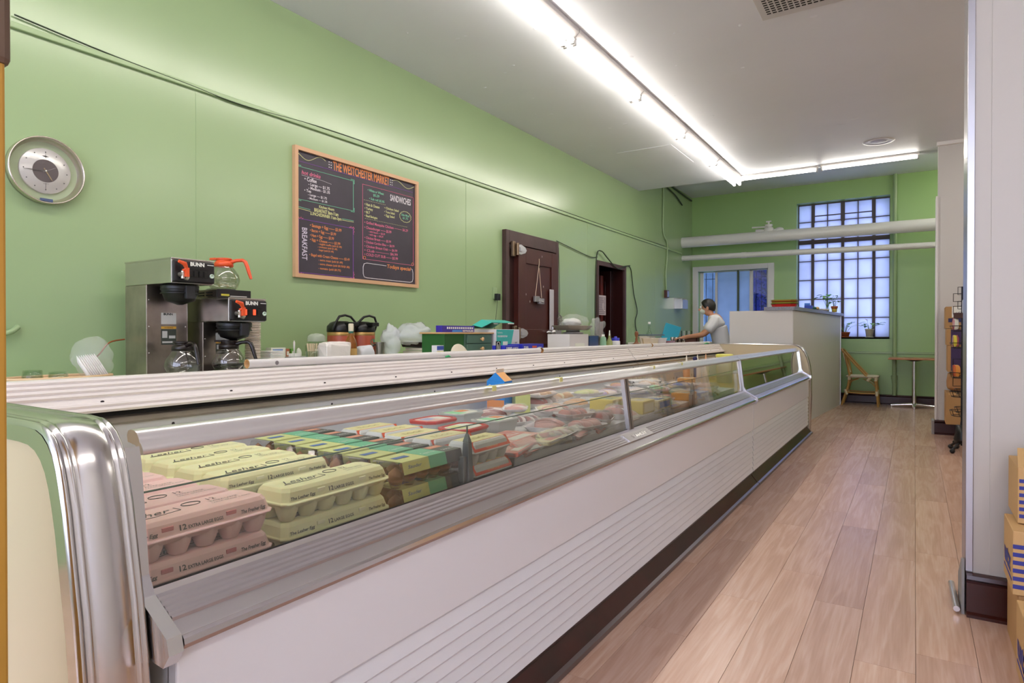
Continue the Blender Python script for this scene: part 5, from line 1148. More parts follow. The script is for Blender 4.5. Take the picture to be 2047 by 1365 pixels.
# ---- on the service shelf behind the case (top .979)
SZ_ = .979
M_film2 = mat('paper_roll_white', '#dcd8d6', .3); M_core = mat('cardboard_core', '#b88a52', .6)
def roll(label, y0, y1, x=-2.028, r=.0165, z=None, dx=0):
    t = thing('wrap_roll', label, 'roll', (x, y0, (z or .993)+r)); L_ = y1-y0
    MB().cyl((0, 0, 0), (dx, L_, 0), r, n=20, caps=False).add([], []).build('wrap', M_film2, t)
    for y in (.0, L_):
        s_ = 1 if y == 0 else -1; xx = 0 if y == 0 else dx
        MB().lathe([(r, y), (r*.72, y), (r*.72, y+s_*.02), (0, y+s_*.02)], (xx, 0, 0), 18, axis='y').build('core', M_core, t)
    return t
t = roll('longest white wrap roll lying on the case edge, nearest the coffee machines', 1.40, 3.50)
MB().lathe([(.008, 0), (0, .0002)], (.0168, .115, 0), 14, axis='x').build('sticker', mat('grey_sticker', '#8a8488', .5), t)
roll('white wrap roll, second along the case edge', 3.53, 5.52)
roll('white wrap roll, farthest along the case edge, ending at the person', 5.55, 7.45)
roll('thin white tube resting just behind the second wrap roll', 3.62, 4.65, x=-2.063, r=.012, z=.979)
tag(MB().tube([(0, -.02, 0), (.004, 0, .004), (0, .02, 0)], [.003, .006, .003], 6).build('clip', mat('green_clip', '#2fae6a', .4), loc=(-2.003, 2.53, 1.0)), 'bright green clip on the white wrap roll', 'clip')
tag(MB().tube([(0, -.09, 0), (.004, 0, .004), (0, .09, 0)], [.004, .009, .004], 6).build('clip', mat('green_clip', '', 0), loc=(-1.995, 7.25, 1.003)), 'green scrap at the far end of the wrap rolls', 'clip')
# chest with drawers
t = thing('spice_chest', 'small green chest with oak top and round-knobbed drawers', 'chest', (-2.47, 3.0, SZ_)); M_gch = mat('chest_green', '#1f5a20', .5); M_gdr = mat('drawer_green', '#4a6a58', .5); M_oak = mat('oak_top', '#c8a06a', .5)
MB().box(-.11, .068, .0, .50, 0, .137).build('body', M_gch, t, bevel=.002); MB().box(-.12, .085, -.012, .512, .137, .147).build('top', M_oak, t, bevel=.002)
MB().box(.068, .072, .195, .5, .0, .137).build('face_frame', M_gdr, t)
for z0, z1 in ((.076, .130), (.012, .070)):
    d = MB().box(.072, .082, .215, .485, z0, z1).build('drawer', M_gdr, t, bevel=.003); MB().lathe([(.006, .082), (.006, .090), (.013, .098), (.012, .104), (0, .108)], (0, .36, (z0+z1)/2), 14, axis='x').build('knob', M_oak, d)
sbox('wrap_box', 'long blue-purple food wrap box with white dots on top of the chest', 'box', (-2.47, 3.20, SZ_+.147), .05, .335, .042, [mat('box_purple', '#3a2a9a', .4), M_lwh, mat('box_sky', '#4a8ad8', .4)], [(.3, .6, .05, .35, 1)] + [(.14+k_*.06, .175+k_*.06, .5, .8, 0) for k_ in range(14)], [('REYNOLDS', .62, .1, .25, .34, 0)])
# teal film box
M_teal = mat('box_teal', '#3fb8a8', .4); M_bwh = mat('box_white', '#d4d2d2', .45); M_bin = mat('box_inside', '#7a2f20', .7); M_iblk = mat('box_print_dark', '#4c4850', .5)
t = thing('film_box', 'large teal and white food film box with its lid open, beside the chest', 'box', (-2.47, 3.52, SZ_))
MB().box(-.14, .10, -.005, .29, 0, .168).build('carton_body', M_bwh, t, bevel=.002)
MB().box(-.13, .09, .0, .28, .165, .1695).build('inside', M_bin, t)
b = MB(); b.add([(.1006, -.003, .0), (.1006, .16, 0), (.1006, .215, .166), (.1006, -.003, .166)], [(0, 1, 2, 3)], 0)
b.text('Foodservice', (.1012, .01, .14), (0, 1, 0), (0, 0, 1), .012, .06, 1); b.text('FOODSERVICE FILM', (.1012, .01, .115), (0, 1, 0), (0, 0, 1), .011, .12, 1, bold=.04); b.box(.1006, .1012, .075, .135, .06, .085, 1); b.text('EASY', (.1012, .23, .07), (0, 1, 0), (0, 0, 1), .010, .03, 2, bold=.03); b.text('CUTTER', (.1012, .215, .05), (0, 1, 0), (0, 0, 1), .010, .05, 2, bold=.03)
b.build('printing', [M_teal, M_lwh, M_iblk], t)
b = MB(); b.add([(-.13, -.01, .175), (-.13, .285, .175), (-.02, .28, .232), (-.02, -.005, .232), (.06, -.0, .212), (.06, .285, .212), (-.13, -.08, .19)], [(0, 1, 2, 3), (3, 2, 5, 4)], 0); b.add([(-.02, -.005, .2322), (.0605, -.0, .2128), (.03, -.075, .178), (-.04, -.08, .195)], [(0, 1, 2, 3)], 0)
lid = b.build('lid_flap', M_teal, t); md = lid.modifiers.new('thick', 'SOLIDIFY'); md.thickness = .003
b = MB(); b.box(.0605, .0612, .2, .28, .206, .212) ; b.text('Foodservice', (.062, .02, .203), (0, 1, 0), (0, 0, 1), .008, .05, bold=.03); b.build('flap_print', M_lwh, lid)
M_blu = mat('box_royal_blue', '#2a2fb0', .4)
sbox('foil_box', 'royal blue box lettered 1000, left one at the foot of the film box', 'box', (-2.25, 3.42+.03, SZ_), .10, .17, .062, [M_blu, M_lwh], None, [('1000', .08, .42, .42, .38, 0), ('SHEETS', .5, .62, .16, .4, 0), ('INTERFOLDED', .1, .1, .16, .75, 0)])
sbox('foil_box', 'royal blue box lettered 500 with orange badge, right of the 1000 box', 'box', (-2.25, 3.70, SZ_), .12, .28, .068, [M_blu, M_lwh, M_or], [(.45, .66, .62, .82, 1)], [('500', .06, .38, .42, .2, 0), ('FOIL SHEETS', .35, .12, .22, .55, 0), ('NEW', .70, .5, .2, .2, 0)])
t = thing('lid_disc', 'cream round plastic lid leaning on the green chest', 'lid', (-2.30, 3.03, SZ_)); b = MB(); b.lathe([(0, .006), (.085, .006), (.092, .0), (.092, -.004), (0, -.002)], (0, 0, .0), 32, axis='x'); o = b.build('disc', mat('cream_plastic', '#d8cfb8', .45), t); o.rotation_euler = (0, radians(-14), 0); o.location = (0, 0, -.012)
sbox('sweetener_box', 'small blue white and yellow carton at the left corner of the chest', 'box', (-2.36, 2.885, SZ_), .04, .062, .07, [M_bwh, mat('box_deep_blue', '#2f4aa0', .4), M_yc], [(0, 1, .62, .95, 0), (0, 1, .4, .5, 1), (0, 1, .0, .2, 0)])
t = thing('price_sign', 'small white lettered sign propped between chest and blue box', 'sign', (-2.24, 3.345, SZ_)); o = MB().box(-.002, .002, -.018, .018, 0, .09).build('card', M_black, t, bevel=.0008); b = MB(); b.tube([(.003, -.014, .01), (.003, -.010, .08), (.003, .0, .086), (.003, .010, .08), (.003, .014, .01)], .0015, 4); b.tube([(.003, -.004, .02), (.003, -.002, .07), (.003, .006, .03)], .0013, 4); b.build('lettering', M_lwh, t); t.rotation_euler = (0, 0, -.4)
# white box, pan scale, towel dispenser, bottles
sbox('storage_box', 'plain white box under the pan scale', 'box', (-2.40, 4.62, SZ_), .20, .34, .134, [mat('plain_white_box', '#d2cdcb', .45), M_lab], [(.28, .78, .05, .45, 0)])
t = thing('pan_scale', 'mechanical scale with wide grey metal pan on the white box', 'scale', (-2.42, 4.74, SZ_+.134))
b = MB(); b.lathe([(0, .0), (.085, 0), (.10, .012), (.06, .02), (.06, .03)], n=24, sx=.9, sy=1.1); b.build('spring_base', mat('scale_grey', '#9a9490', .4, .5), t)
b = MB(); b.lathe([(0, .030), (.18, .034), (.235, .066), (.24, .070), (.232, .071), (.178, .04), (0, .036)], n=6, sx=.62, sy=1.12, smooth=False); b.build('pan', mat('pan_metal', '#8e8478', .35, .7), t)
o = blob('plastic_bag', M_bag, None, (-2.42, 4.76, 1.215), (.10, .17, .062), amp=.15, seed=21, crinkle=.12); tag(o, 'clear bag of white cups lying in the scale pan', 'bag')
o = blob('paper_bundle', mat('bagged_white', '#dcdcd8', .5), None, (-2.42, 4.72, 1.207), (.07, .12, .038), amp=.12, seed=22); tag(o, 'white bundle inside the clear bag on the scale pan', 'bundle')
o = blob('plastic_bag', M_bag, None, (-2.36, 5.08, 1.165), (.05, .085, .085), amp=.3, seed=23, crinkle=.25); tag(o, 'twisted clear bag hanging off the right end of the scale pan', 'bag')
t = thing('towel_dispenser', 'black and smoky blue paper towel dispenser beside the white box', 'dispenser', (-2.40, 4.94, SZ_))
MB().box(-.09, .08, -.14, .14, 0, .125).build('housing', M_black, t, bevel=.02, seg=3); b = MB(); b.extx([(-.10, .012), (.08, .012), (.08, .118), (-.10, .118)], .081, .086); b.build('smoked_cover', mat('smoky_blue_cover', '#2a3f78', .12, spec=1), t, bevel=.004)
MB().lathe([(.055, -.085), (.055, .085)], (.02, 0, .065), 20, axis='y').build('towel_roll', M_brownd, t)
def bottle(name, label, loc, prof, m, capm=None, capprof=None):
    t = thing(name, label, 'bottle', loc); MB().lathe(prof, n=18).build('body', m, t)
    if capm: MB().lathe(capprof, n=16).build('cap', capm, t)
    return t
bottle('plastic_bottle', 'clear green-tinted bottle beside the towel dispenser', (-2.36, 5.22, SZ_), [(0, 0), (.028, 0), (.03, .06), (.026, .10), (.012, .115)], mat('green_tint_plastic', '#a8d8b8', .15, alpha=.6), M_lwh, [(.013, .11), (.013, .13), (0, .13)])
bottle('oil_bottle', 'oil bottle with thin pour spout', (-2.36, 5.36, SZ_), [(0, 0), (.026, 0), (.028, .01), (.028, .06), (.012, .10), (.011, .12)], mat('oil_glass', '#a8b070', .1, alpha=.75), M_lwh, [(.008, .118), (.004, .165), (0, .17)])
bottle('pill_bottle', 'white jar with royal blue cap', (-2.36, 5.50, SZ_), [(0, 0), (.040, 0), (.042, .006), (.042, .065), (.036, .072)], M_bwh, M_blu, [(.036, .068), (.037, .098), (.014, .099), (.012, .112), (0, .112)])
cb2 = tag(MB().box(-.13, .14, -.62, .60, 0, .022).build('cutting_board', M_oak, loc=(-2.42, 6.55, SZ_), bevel=.004), 'long wooden board at the far end of the service shelf', 'board')
t = thing('carved_figure', 'small brown carved wooden stand with a cable looped into it', 'figurine', (-2.40, 6.13, SZ_+.022)); b = MB(); b.lathe([(0, 0), (.07, 0), (.072, .006), (.04, .018), (.02, .04), (.022, .06), (.014, .075), (.028, .10), (.030, .125), (.012, .14), (0, .142)], n=16, sx=.6); b.build('carving', mat('carved_wood', '#7a4a26', .5, bump=.4, bscale=40), t)
for i, (y, x, c, l) in enumerate(((6.42, -2.36, '#d4cbb8', 'cream plastic food tub on the wooden board'), (6.68, -2.36, '#c9c7cc', 'grey lidded food tub on the wooden board'), (6.62, -2.47, '#ded8cc', 'taller cream tub at the back of the board'))):
    t = thing('food_tub', l, 'tub', (x, y, SZ_+.022)); h = .06+.02*(i == 2); b = MB(); rings(b, [rrect(.20, .10, 0, .02), rrect(.22, .12, h, .02)]); b.build('container', mat('tub_%d' % i, c, .45), t); b = MB(); rings(b, [rrect(.23, .13, h, .02), rrect(.23, .13, h+.008, .02)]); b.build('lid', mat('tub_lid_%d' % i, c, .4), t)
tag(MB().box(-.08, .08, -.22, .22, 0, .012).build('metal_tray', mat('dark_tray', '#6c7286', .3, .6), loc=(-2.46, 6.72, SZ_+.116), bevel=.003), 'flat dark metal tray lying over the tubs', 'tray')
tag(MB().box(-.04, .05, -.09, .09, 0, .035).build('plastic_tub', mat('mauve_tub', '#8a6a78', .5), loc=(-2.34, 6.95, SZ_+.022), bevel=.006), 'small mauve box in front of the turquoise board', 'box')
t = thing('turquoise_board', 'turquoise cutting board leaning with dark blue edge, left of the person', 'board', (-2.93, 8.72, .995)); o = MB().box(-.008, .010, -.13, .11, 0, .25).build('board', mat('turquoise_plastic', '#3fa8c4', .3), t, bevel=.004); t.rotation_euler = (radians(-16), radians(4), radians(-48)); MB().box(-.0095, -.008, -.128, .108, .002, .248).build('dark_face', mat('navy_face', '#182a86', .4), t)
bottle('glass_bottle', 'pale clear bottle standing behind the tubs', (-2.53, 6.85, SZ_), [(0, 0), (.035, 0), (.037, .01), (.036, .13), (.014, .18), (.013, .25)], glass_mat('tumbler_glass'), M_lwh, [(.014, .245), (.014, .27), (0, .27)])
M_wdn = mat('knife_wood', '#6a4030', .5)
t = thing('utensil_rack', 'brown wooden utensil rack in front of the person', 'rack', (-2.52, 8.56, .99), pi/2); b = MB(); b.box(-.06, .06, -.05, .22, 0, .012); b.box(-.06, .06, -.05, -.035, 0, .09); b.box(-.06, .06, .205, .22, 0, .08); b.box(-.06, -.05, -.05, .22, 0, .07); b.build('rack_frame', M_wdn, t, bevel=.003)
for i in range(4): tag(MB().lathe([(0, 0), (.022, 0), (.026, .075), (.024, .076)], n=14).build('metal_cup', M_ss, loc=(-2.80+.052*i, 8.47, .991)), 'small steel cup by the utensil rack, %s from the left' % ordn[i], 'cup', 'steel cups by the rack')
for i in range(5): tag(MB().box(-.004, .004, -.009, .009, 0, .11).cyl((0, 0, .11), (0, 0, .15), .006, n=6).build('knife', M_bwh if i % 2 else M_black, loc=(-2.70+.035*i, 8.56, 1.003)), 'upright knife in the utensil rack, %s from the left' % ordn[i], 'knife', 'knives in the rack')

# wall fittings
t = thing('wall_outlet', 'green painted outlet with black plug-in adapter, left of the cooler door', 'outlet', (-3.45, 5.09, 1.47)); MB().box(0, .008, -.035, .035, -.02, .095).build('cover_plate', M_greent, t, bevel=.003); MB().box(.008, .05, -.018, .03, -.03, .035).build('adapter', M_black, t, bevel=.004); b = MB(); b.tube([(.03, .005, -.03), (.02, .0, -.15), (.015, -.03, -.33)], .002, 5); b.build('cord', M_black, t)
t = thing('string_tool', 'grey metal tool hung on a cream string from the cooler door', 'tool', (-3.36, 5.78, 1.47)); b = MB(); b.tube([(0, -.06, .045), (.004, .0, .34), (0, .02, .40), (-.002, .02, .44)], .0035, 5); b.tube([(0, .07, .03), (.004, .012, .34)], .0035, 5); b.build('string', mat('cream_string', '#d8c0a8', .8), t); b = MB(); b.box(-.01, .02, -.09, .0, -.02, .04); b.box(-.01, .025, -.01, .09, -.04, .02); b.cyl((.0, -.06, .0), (.02, .06, -.02), .016, n=8); b.build('metal_piece', mat('grey_cast_metal', '#a8a4a4', .4, .7), t, bevel=.004)
t = thing('wire_coil', 'bundle of coiled grey wire beside the cooler door', 'wire', (-3.40, 6.33, 1.24)); b = MB(); rr = random.Random(8)
for k_ in range(7): 
    cy, cz, ry, rz_, ph = rr.uniform(-.02, .02), rr.uniform(-.03, .04), rr.uniform(.02, .05), rr.uniform(.04, .09), rr.uniform(-.5, .5)
    b.tube([(rr.uniform(-.005, .02), cy+ry*cos(a0)+sin(a0)*rz_*ph*.5, cz+rz_*sin(a0)) for a0 in [2*pi*i/12 for i in range(12)]], .003, 4, closed=True)
b.build('coils', mat('grey_wire', '#8a8280', .4, .4), t)
t = thing('light_switch', 'small brown switch box at the end of the green conduit', 'switch', (-3.45, 10.08, 1.76)); MB().box(0, .045, -.06, .06, -.06, .065).build('box', M_brownd, t, bevel=.004); MB().box(.046, .049, -.04, .04, -.045, .05).build('cover', M_ss, t)
t = thing('hand_towel_dispenser', 'brushed steel towel dispenser on the wall by the white framed window', 'dispenser', (-3.45, 10.66, 1.625)); b = MB(); b.ext([(0, -.09), (.15, -.09), (.15, .065), (.11, .095), (0, .095)], -.15, .15); b.build('housing', M_ss, t, bevel=.006); MB().box(.02, .14, -.155, -.148, -.085, .08).build('end_seam', M_alu, t); MB().box(.15, .153, -.145, .145, -.08, .058).build('front_door', M_ss, t, bevel=.003)
t = thing('wall_outlet', 'white outlet with black plug above the coloured trays', 'outlet', (-1.86, WY, 1.60)); MB().box(-.06, .06, -.008, 0, -.06, .06).build('cover_plate', M_bwh, t, bevel=.003); b = MB(); b.cyl((0, -.008, -.01), (0, -.05, -.01), .022, n=12); b.tube([(0, -.05, -.01), (.06, -.06, -.01), (.1, -.05, -.1), (.12, -.03, -.3)], .006, 6); b.build('plug', M_black, t); MB().box(.03, .045, -.02, -.002, -.35, -.06).build('raceway', M_bwh, t)
# ================================================================ FAR END
wc2 = thing('prep_counter', 'far prep counter under the person\'s hands, by the left wall', 'counter', (-2.96, 9.1, 0))
MB().box(-.48, .46, -.66, .60, .955, .99).build('worktop', M_lab, wc2, bevel=.003); MB().box(-.47, .44, -.64, .58, 0, .955).build('cupboard', M_inner, wc2)

pn = thing('service_counter', 'tall white panelled counter with grey stone top beyond the deli cases', 'counter', (-1.4, 9.5, 0))
o_ = (1.4, -9.5)
def poly(pts): return [(x+o_[0], y+o_[1]) for x, y in pts]
MB().extz(poly([(-1.9, 7.93), (-1.197, 7.93), (-.985, 11.15), (-1.9, 11.15)]), 0, 1.386).build('carcass', mat('carcass_white', '#d0ccca', .4), pn)
MB().extz(poly([(-1.905, 7.922), (-1.192, 7.922), (-1.196, 7.934), (-1.905, 7.934)]), .0, 1.388).build('front_panel', M_white, pn, bevel=.002)
MB().extz(poly([(-1.192, 7.924), (-1.187, 7.924), (-.978, 11.12), (-.988, 11.12)]), .0, 1.386).build('side_panel', M_white, pn)
MB().extz(poly([(-.990, 11.10), (-.972, 11.10), (-.972, 11.165), (-1.0, 11.165)]), 0, 1.386).build('steel_corner', M_alu, pn)
MB().extz(poly([(-1.505, 7.90), (-1.165, 7.90), (-.94, 11.19), (-1.505, 11.19)]), 1.389, 1.430).build('stone_top', mat('grey_granite', '#7d7c84', .3, bump=.05, bscale=80, var=.35, vscale=60), pn, bevel=.004)
# coloured trays
for i, (c, l, dz, s_) in enumerate((('#c8201a', 'red food basket at the bottom of the stack on the stone top', .0, .0), ('#3f8a3c', 'green food basket, second in the stack', .032, .012), ('#d8cc5c', 'yellow food basket, middle of the stack', .046, .014), ('#a8502a', 'orange-brown food basket, fourth in the stack', .062, .012), ('#dcd060', 'yellow food basket on top of the stack', .076, .014))):
    t = thing('food_basket', l, 'basket', (-1.325, 8.18, 1.431+dz), 0, 'stacked food baskets'); h = .040 if i == 0 else .014; b = MB(); m_ = mat('basket_%d' % i, c, .4)
    rings(b, [rrect(.20, .25, 0, .04), rrect(.22, .27+s_, h*.8, .05), rrect(.235, .285+s_, h, .05), rrect(.225, .275+s_, h, .05), rrect(.20, .25, h*.5, .04)], cap1=True); b.build('basket', m_, t)
M_leaf = mat('leaf_green', '#4f9a3a', .4, var=.25, vscale=30); M_leafl = mat('leaf_light', '#8fc070', .4, var=.2, vscale=30); M_stem = mat('stem_green', '#6f9a4a', .5); M_terra = mat('terracotta', '#b06038', .6)
def leaf(b, c, d, n_, L_, W_, mi=0):
    d = Vector(d).normalized(); n_ = Vector(n_); s_ = d.cross(n_).normalized(); u = s_.cross(d); c = Vector(c); pts = []
    P_ = [(0, .0, 0), (.12, .38, .05), (.35, .5, .09), (.65, .34, .06), (1, 0, -.04)]
    vs = [c+d*(L_*a)+u*(L_*z) for a, w, z in P_]; l = [c+d*(L_*(a-.08*(a < .2)))+s_*(W_*w)+u*(L_*(z+.06)) for a, w, z in P_[1:4]]; r = [c+d*(L_*(a-.08*(a < .2)))-s_*(W_*w)+u*(L_*(z+.06)) for a, w, z in P_[1:4]]
    V = vs+l+r; b.add(V, [(0, 1, 5), (1, 2, 6, 5), (2, 3, 7, 6), (3, 4, 7), (0, 8, 1), (1, 8, 9, 2), (2, 9, 10, 3), (3, 10, 4)], mi, True)
def plant(label, loc, pot, stems, size, seed, flower=None):
    t = thing('potted_plant', label, 'plant', loc); r = random.Random(seed); pot(t); h0 = t['h'] if 'h' in t else .08
    if 'h' in t: del t['h']
    for i in range(stems):
        a0 = i*2.4+r.uniform(-.3, .3); R_ = r.uniform(.35, 1)*size[0]; H_ = h0+r.uniform(.35, 1)*size[1]; tip = Vector((cos(a0)*R_, sin(a0)*R_*.7, H_))
        b = MB(); b.tube([(cos(a0)*.008, sin(a0)*.008, h0-.02), (tip.x*.45, tip.y*.45, h0+(H_-h0)*.7), tuple(tip)], [.0025, .002, .0015], 5); b.build('stem', M_stem, t)
        b = MB(); leaf(b, tip, (cos(a0), sin(a0), r.uniform(-.5, .1)), (0, 0, 1), size[2]*r.uniform(.75, 1.15), size[2]*.85); b.build('leaf', M_leaf if r.random() < .65 else M_leafl, t)
    if flower: 
        b = MB(); b.tube([(0, 0, h0-.02), (-.02, 0, h0+.09), (-.035, -.01, h0+.14)], .002, 5); b.build('flower_stem', M_stem, t)
        b = MB(); leaf(b, (-.035, -.01, h0+.14), (-.7, -.3, .45), (0, 0, 1), .055, .05); leaf(b, (-.035, -.01, h0+.14), (.7, -.3, .2), (0, 0, 1), .035, .03); b.build('flower', mat('red_spathe', '#c8264a', .35), t)
    return t
def pot1(t): MB().lathe([(0, 0), (.032, 0), (.038, .045)], n=20).build('pot_foot', M_chy, t); MB().lathe([(.038, .045), (.040, .06), (.046, .062), (.046, .088), (.040, .088), (.038, .07), (0, .07)], n=20).build('pot', M_terra, t); t['h'] = .085
plant('small plant in terracotta and yellow pot on the stone counter top', (-.997, 10.4, 1.431), pot1, 9, (.09, .13, .075), 4)
def pot2(t): MB().lathe([(0, .002), (.024, 0), (.028, .04), (.018, .085), (.022, .10)], n=18).build('vase', glass_mat('tumbler_glass'), t); MB().lathe([(0, .004), (.022, .004), (.025, .04), (0, .045)], n=14).build('roots', mat('root_water', '#8a9a5a', .4), t); t['h'] = .09
plant('leafy cutting in a small glass vase on the stone counter top', (-1.085, 10.35, 1.431), pot2, 12, (.13, .20, .095), 9)
def pot3(t): MB().lathe([(0, 0), (.045, 0), (.062, .125), (.066, .127), (.066, .140), (.058, .14), (.055, .12), (0, .12)], n=28).build('pot', mat('cream_pot', '#ddd8c8', .45), t); MB().lathe([(0, .0), (.06, 0), (.066, .012), (.05, .006)], n=24).build('saucer', mat('cream_pot', '', 0), t); t['h'] = .135
plant('cream potted plant with red flower on the tall window sill', (-.61, 11.63, 1.051), pot3, 9, (.17, .12, .085), 3, True)
def pot4(t): MB().lathe([(0, 0), (.05, 0), (.068, .07), (.072, .072), (.072, .09), (.064, .09), (.06, .075), (0, .075)], n=24).build('pot', M_terra, t); MB().lathe([(0, .0), (.072, 0), (.082, .016), (.06, .008)], n=24).build('saucer', M_terra, t); t['h'] = .085
plant('terracotta potted plant on the sill, half hidden by the white counter', (-.955, 11.62, 1.051), pot4, 14, (.2, .17, .075), 6)
bx_ = sbox('storage_box', 'small blue box on the stone top beside the baskets', 'box', (-1.13, 8.75, 1.431), .09, .09, .04, [mat('deep_blue', '#1f3fae', .4)])
tag(MB().box(-.03, .03, -.03, .03, 0, .03).build('small_box', mat('sky_blue_box', '#3f7ad0', .4), loc=(-1.15, 8.78, 1.472), bevel=.002), 'lighter blue little box sitting on the deep blue one', 'box')
o = blob('cloth', mat('white_cloth', '#e0dee0', .7), None, (-1.085, 9.85, 1.449), (.07, .16, .02), amp=.12, seed=31); tag(o, 'crumpled white cloth on the stone top', 'cloth')
o = blob('pear', mat('tan_fruit', '#d0b070', .5), None, (-1.10, 9.30, 1.453), (.03, .035, .022), amp=.04, seed=32); tag(o, 'small tan fruit on the stone top', 'fruit')
o = blob('bottle_green', mat('dark_green_fruit', '#1f5a48', .4), None, (-1.13, 9.18, 1.452), (.04, .06, .021), amp=.08, seed=33); o.name = 'squash'; tag(o, 'dark green squash next to the tan fruit', 'squash')

# bistro chair
M_bam = mat('bamboo_tan', '#b98e4e', .4, bump=.1, bscale=30); M_wrap = mat('cream_binding', '#e0d4b4', .5); M_weave = mat('cream_weave', '#dccfb8', .6, bump=.4, bscale=150)
ch = thing('bistro_chair', 'rattan bistro chair with cream woven seat, leaning its back at the white counter', 'chair', (-.682, 11.22, 0))
def C(x, y, z): return (x+.70, y-11.22, z)
for y in (11.05, 11.40):
    MB().tube([C(-.478, y, .0), C(-.50, y, .25), C(-.52, y, .435)], .0155, 10).build('leg', M_bam, ch)
    MB().tube([C(-.975, y, .0), C(-.93, y, .15), C(-.885, y, .30), C(-.862, y, .46), C(-.90, y, .66), C(-.93, y, .80)], .0155, 10).build('leg', M_bam, ch)
    MB().tube([C(-.60, y-.02, .425), C(-.78, y-.02, .63), C(-.95, y-.01, .835)], .0145, 10).build('back_post', M_bam, ch)
    MB().tube([C(-.515, y, .20), C(-.70, y, .195), C(-.915, y, .205)], .011, 8).build('stretcher', M_bam, ch)
    MB().tube([C(-.50, y, .28), C(-.56, y, .36), C(-.68, y, .42)], .007, 6).tube([C(-.89, y, .30), C(-.84, y, .38), C(-.74, y, .42)], .007, 6).build('brace', M_bam, ch)
    b = MB()
    for (x, z, l, dx) in ((-.498, .20, .035, 0), (-.512, .42, .03, 0), (-.912, .21, .04, .012), (-.60, .425, .035, -.02), (-.868, .43, .03, 0)): b.cyl(C(x+dx, y-(.02 if z == .425 else 0), z-l), C(x-dx, y-(.02 if z == .425 else 0), z+l), .020, n=10)
    b.build('binding', M_wrap, ch, kind='stuff')
MB().tube([C(-.95, 11.04, .835), C(-.975, 11.10, .865), C(-.98, 11.22, .875), C(-.975, 11.35, .865), C(-.95, 11.40, .835)], .0145, 10).build('top_rail', M_bam, ch)
for x in (-.505, -.90): MB().tube([C(x, 11.05, .22), C(x, 11.40, .22)], .011, 8).build('stretcher', M_bam, ch)
b = MB(); rings(b, [rrect(.40, .42, 0, .06), rrect(.42, .44, .012, .07), rrect(.42, .44, .022, .07), rrect(.38, .40, .032, .05)]); s_ = b.build('seat', M_weave, ch); s_.location = (.005, 0, .437)
b = MB()
for i in range(22): b.sph((-.205+i*.0195, -.212, .014), .005, 6, 4, sy=.4); 
for i in range(20): b.sph((.2215, -.19+i*.0195, .014), .005, 6, 4, sx=.4)
b.build('dark_weave_dots', mat('weave_brown', '#5a2c24', .5), s_, kind='stuff')
b = MB(); vs = []
for i in range(9):
    t = i/8; z = .50+.34*t; x = -.865-.10*t
    for j in range(9): vs.append(C(x+.012*(1-abs(j/4-1)**2)*-1, 11.06+.33*j/8, z))
b.add(vs, [(i*9+j, i*9+j+1, (i+1)*9+j+1, (i+1)*9+j) for i in range(8) for j in range(8)]); bk = b.build('backrest', M_weave, ch); md = bk.modifiers.new('thick', 'SOLIDIFY'); md.thickness = .006
# cafe table
tb = thing('cafe_table', 'small cafe table with wood-edged top and chrome pedestal by the far wall', 'table', (.0, 11.20, 0))
MB().box(-.33, .33, -.28, .28, .728, .742).build('tabletop', mat('table_edge_wood', '#a8683c', .4), tb, bevel=.003); MB().box(-.326, .326, -.276, .276, .742, .752).build('laminate', mat('table_laminate', '#b8835a', .3), tb)
MB().cyl((0, 0, .05), (0, 0, .70), .030, n=20).build('pedestal', M_chrome, tb); MB().frus(-.13, .13, -.13, .13, .728, .70, .09, .09).build('top_spider', M_blackm, tb)
for k_ in range(4):
    a0 = k_*pi/2; c_, s_ = cos(a0), sin(a0); b = MB(); b.tube([(c_*.02, s_*.02, .052), (c_*.15, s_*.15, .042), (c_*.30, s_*.26, .028)], [.026, .020, .014], 10); b.cyl((c_*.29, s_*.25, 0), (c_*.29, s_*.25, .025), .013, n=8); b.build('foot', M_chrome, tb)
MB().lathe([(0, .0), (.03, .0), (.04, .03), (.034, .07), (0, .075)], n=18).build('hub', M_chrome, tb)

# stacked boxes against the far column
pt = thing('pallet', 'dark low platform under the stacked boxes by the far column', 'platform', (.60, 8.18, 0)); MB().box(-.16, .3, -.16, .18, 0, .165).build('platform', M_brown, pt)
M_kraft = mat('kraft_cardboard', '#b48a58', .7, bump=.08, bscale=30, var=.06); M_kraft2 = mat('kraft_light', '#c49c68', .7); M_purp = mat('purple_print', '#3a2250', .5); M_navy = mat('navy_print', '#252458', .5)
def fbox(label, z0, z1, x0, pr, name='cardboard_box', m=None):
    t = thing(name, label, 'box', (x0+.22, 8.19, z0)); MB().box(-.22, .22, -.19, .2, 0, z1-z0-.002).build('carton', m or M_kraft, t, bevel=.003)
    if pr:
        b = MB(); 
        for (u0, u1, v0, v1, mi) in pr: b.box(-.22+.44*u0, -.22+.44*u1, -.1912-.0003*mi, -.19, (z1-z0)*v0, (z1-z0)*v1, mi)
        if 'white label' in label:
            b.text('HEINZ', (-.13, -.1925, (z1-z0)*.62), (1, 0, 0), (0, 0, 1), .03, .09, 2)
        b.build('printing', [M_lwh, M_purp, M_navy, M_kraft2], t)
    return t
fbox('brown cardboard box with tan fringe, bottom of the far stack', .168, .50, .28, [(.05, .3, .93, .98, 3)])
t = thing('crumpled_bag', 'crumpled brown paper sack between the far boxes', 'bag', (.50, 8.19, .502)); o = blob('sack', mat('crumpled_kraft', '#a8784c', .7, bump=.6, bscale=25), t, (0, 0, .105), (.20, .17, .105), amp=.05, seed=44, power=.45, n=32, m=20)
fbox('purple printed box above the brown sack', .715, .993, .295, [(.06, .32, .05, .95, 1), (.32, 1, .05, .3, 1), (.4, .8, .1, .2, 0)])
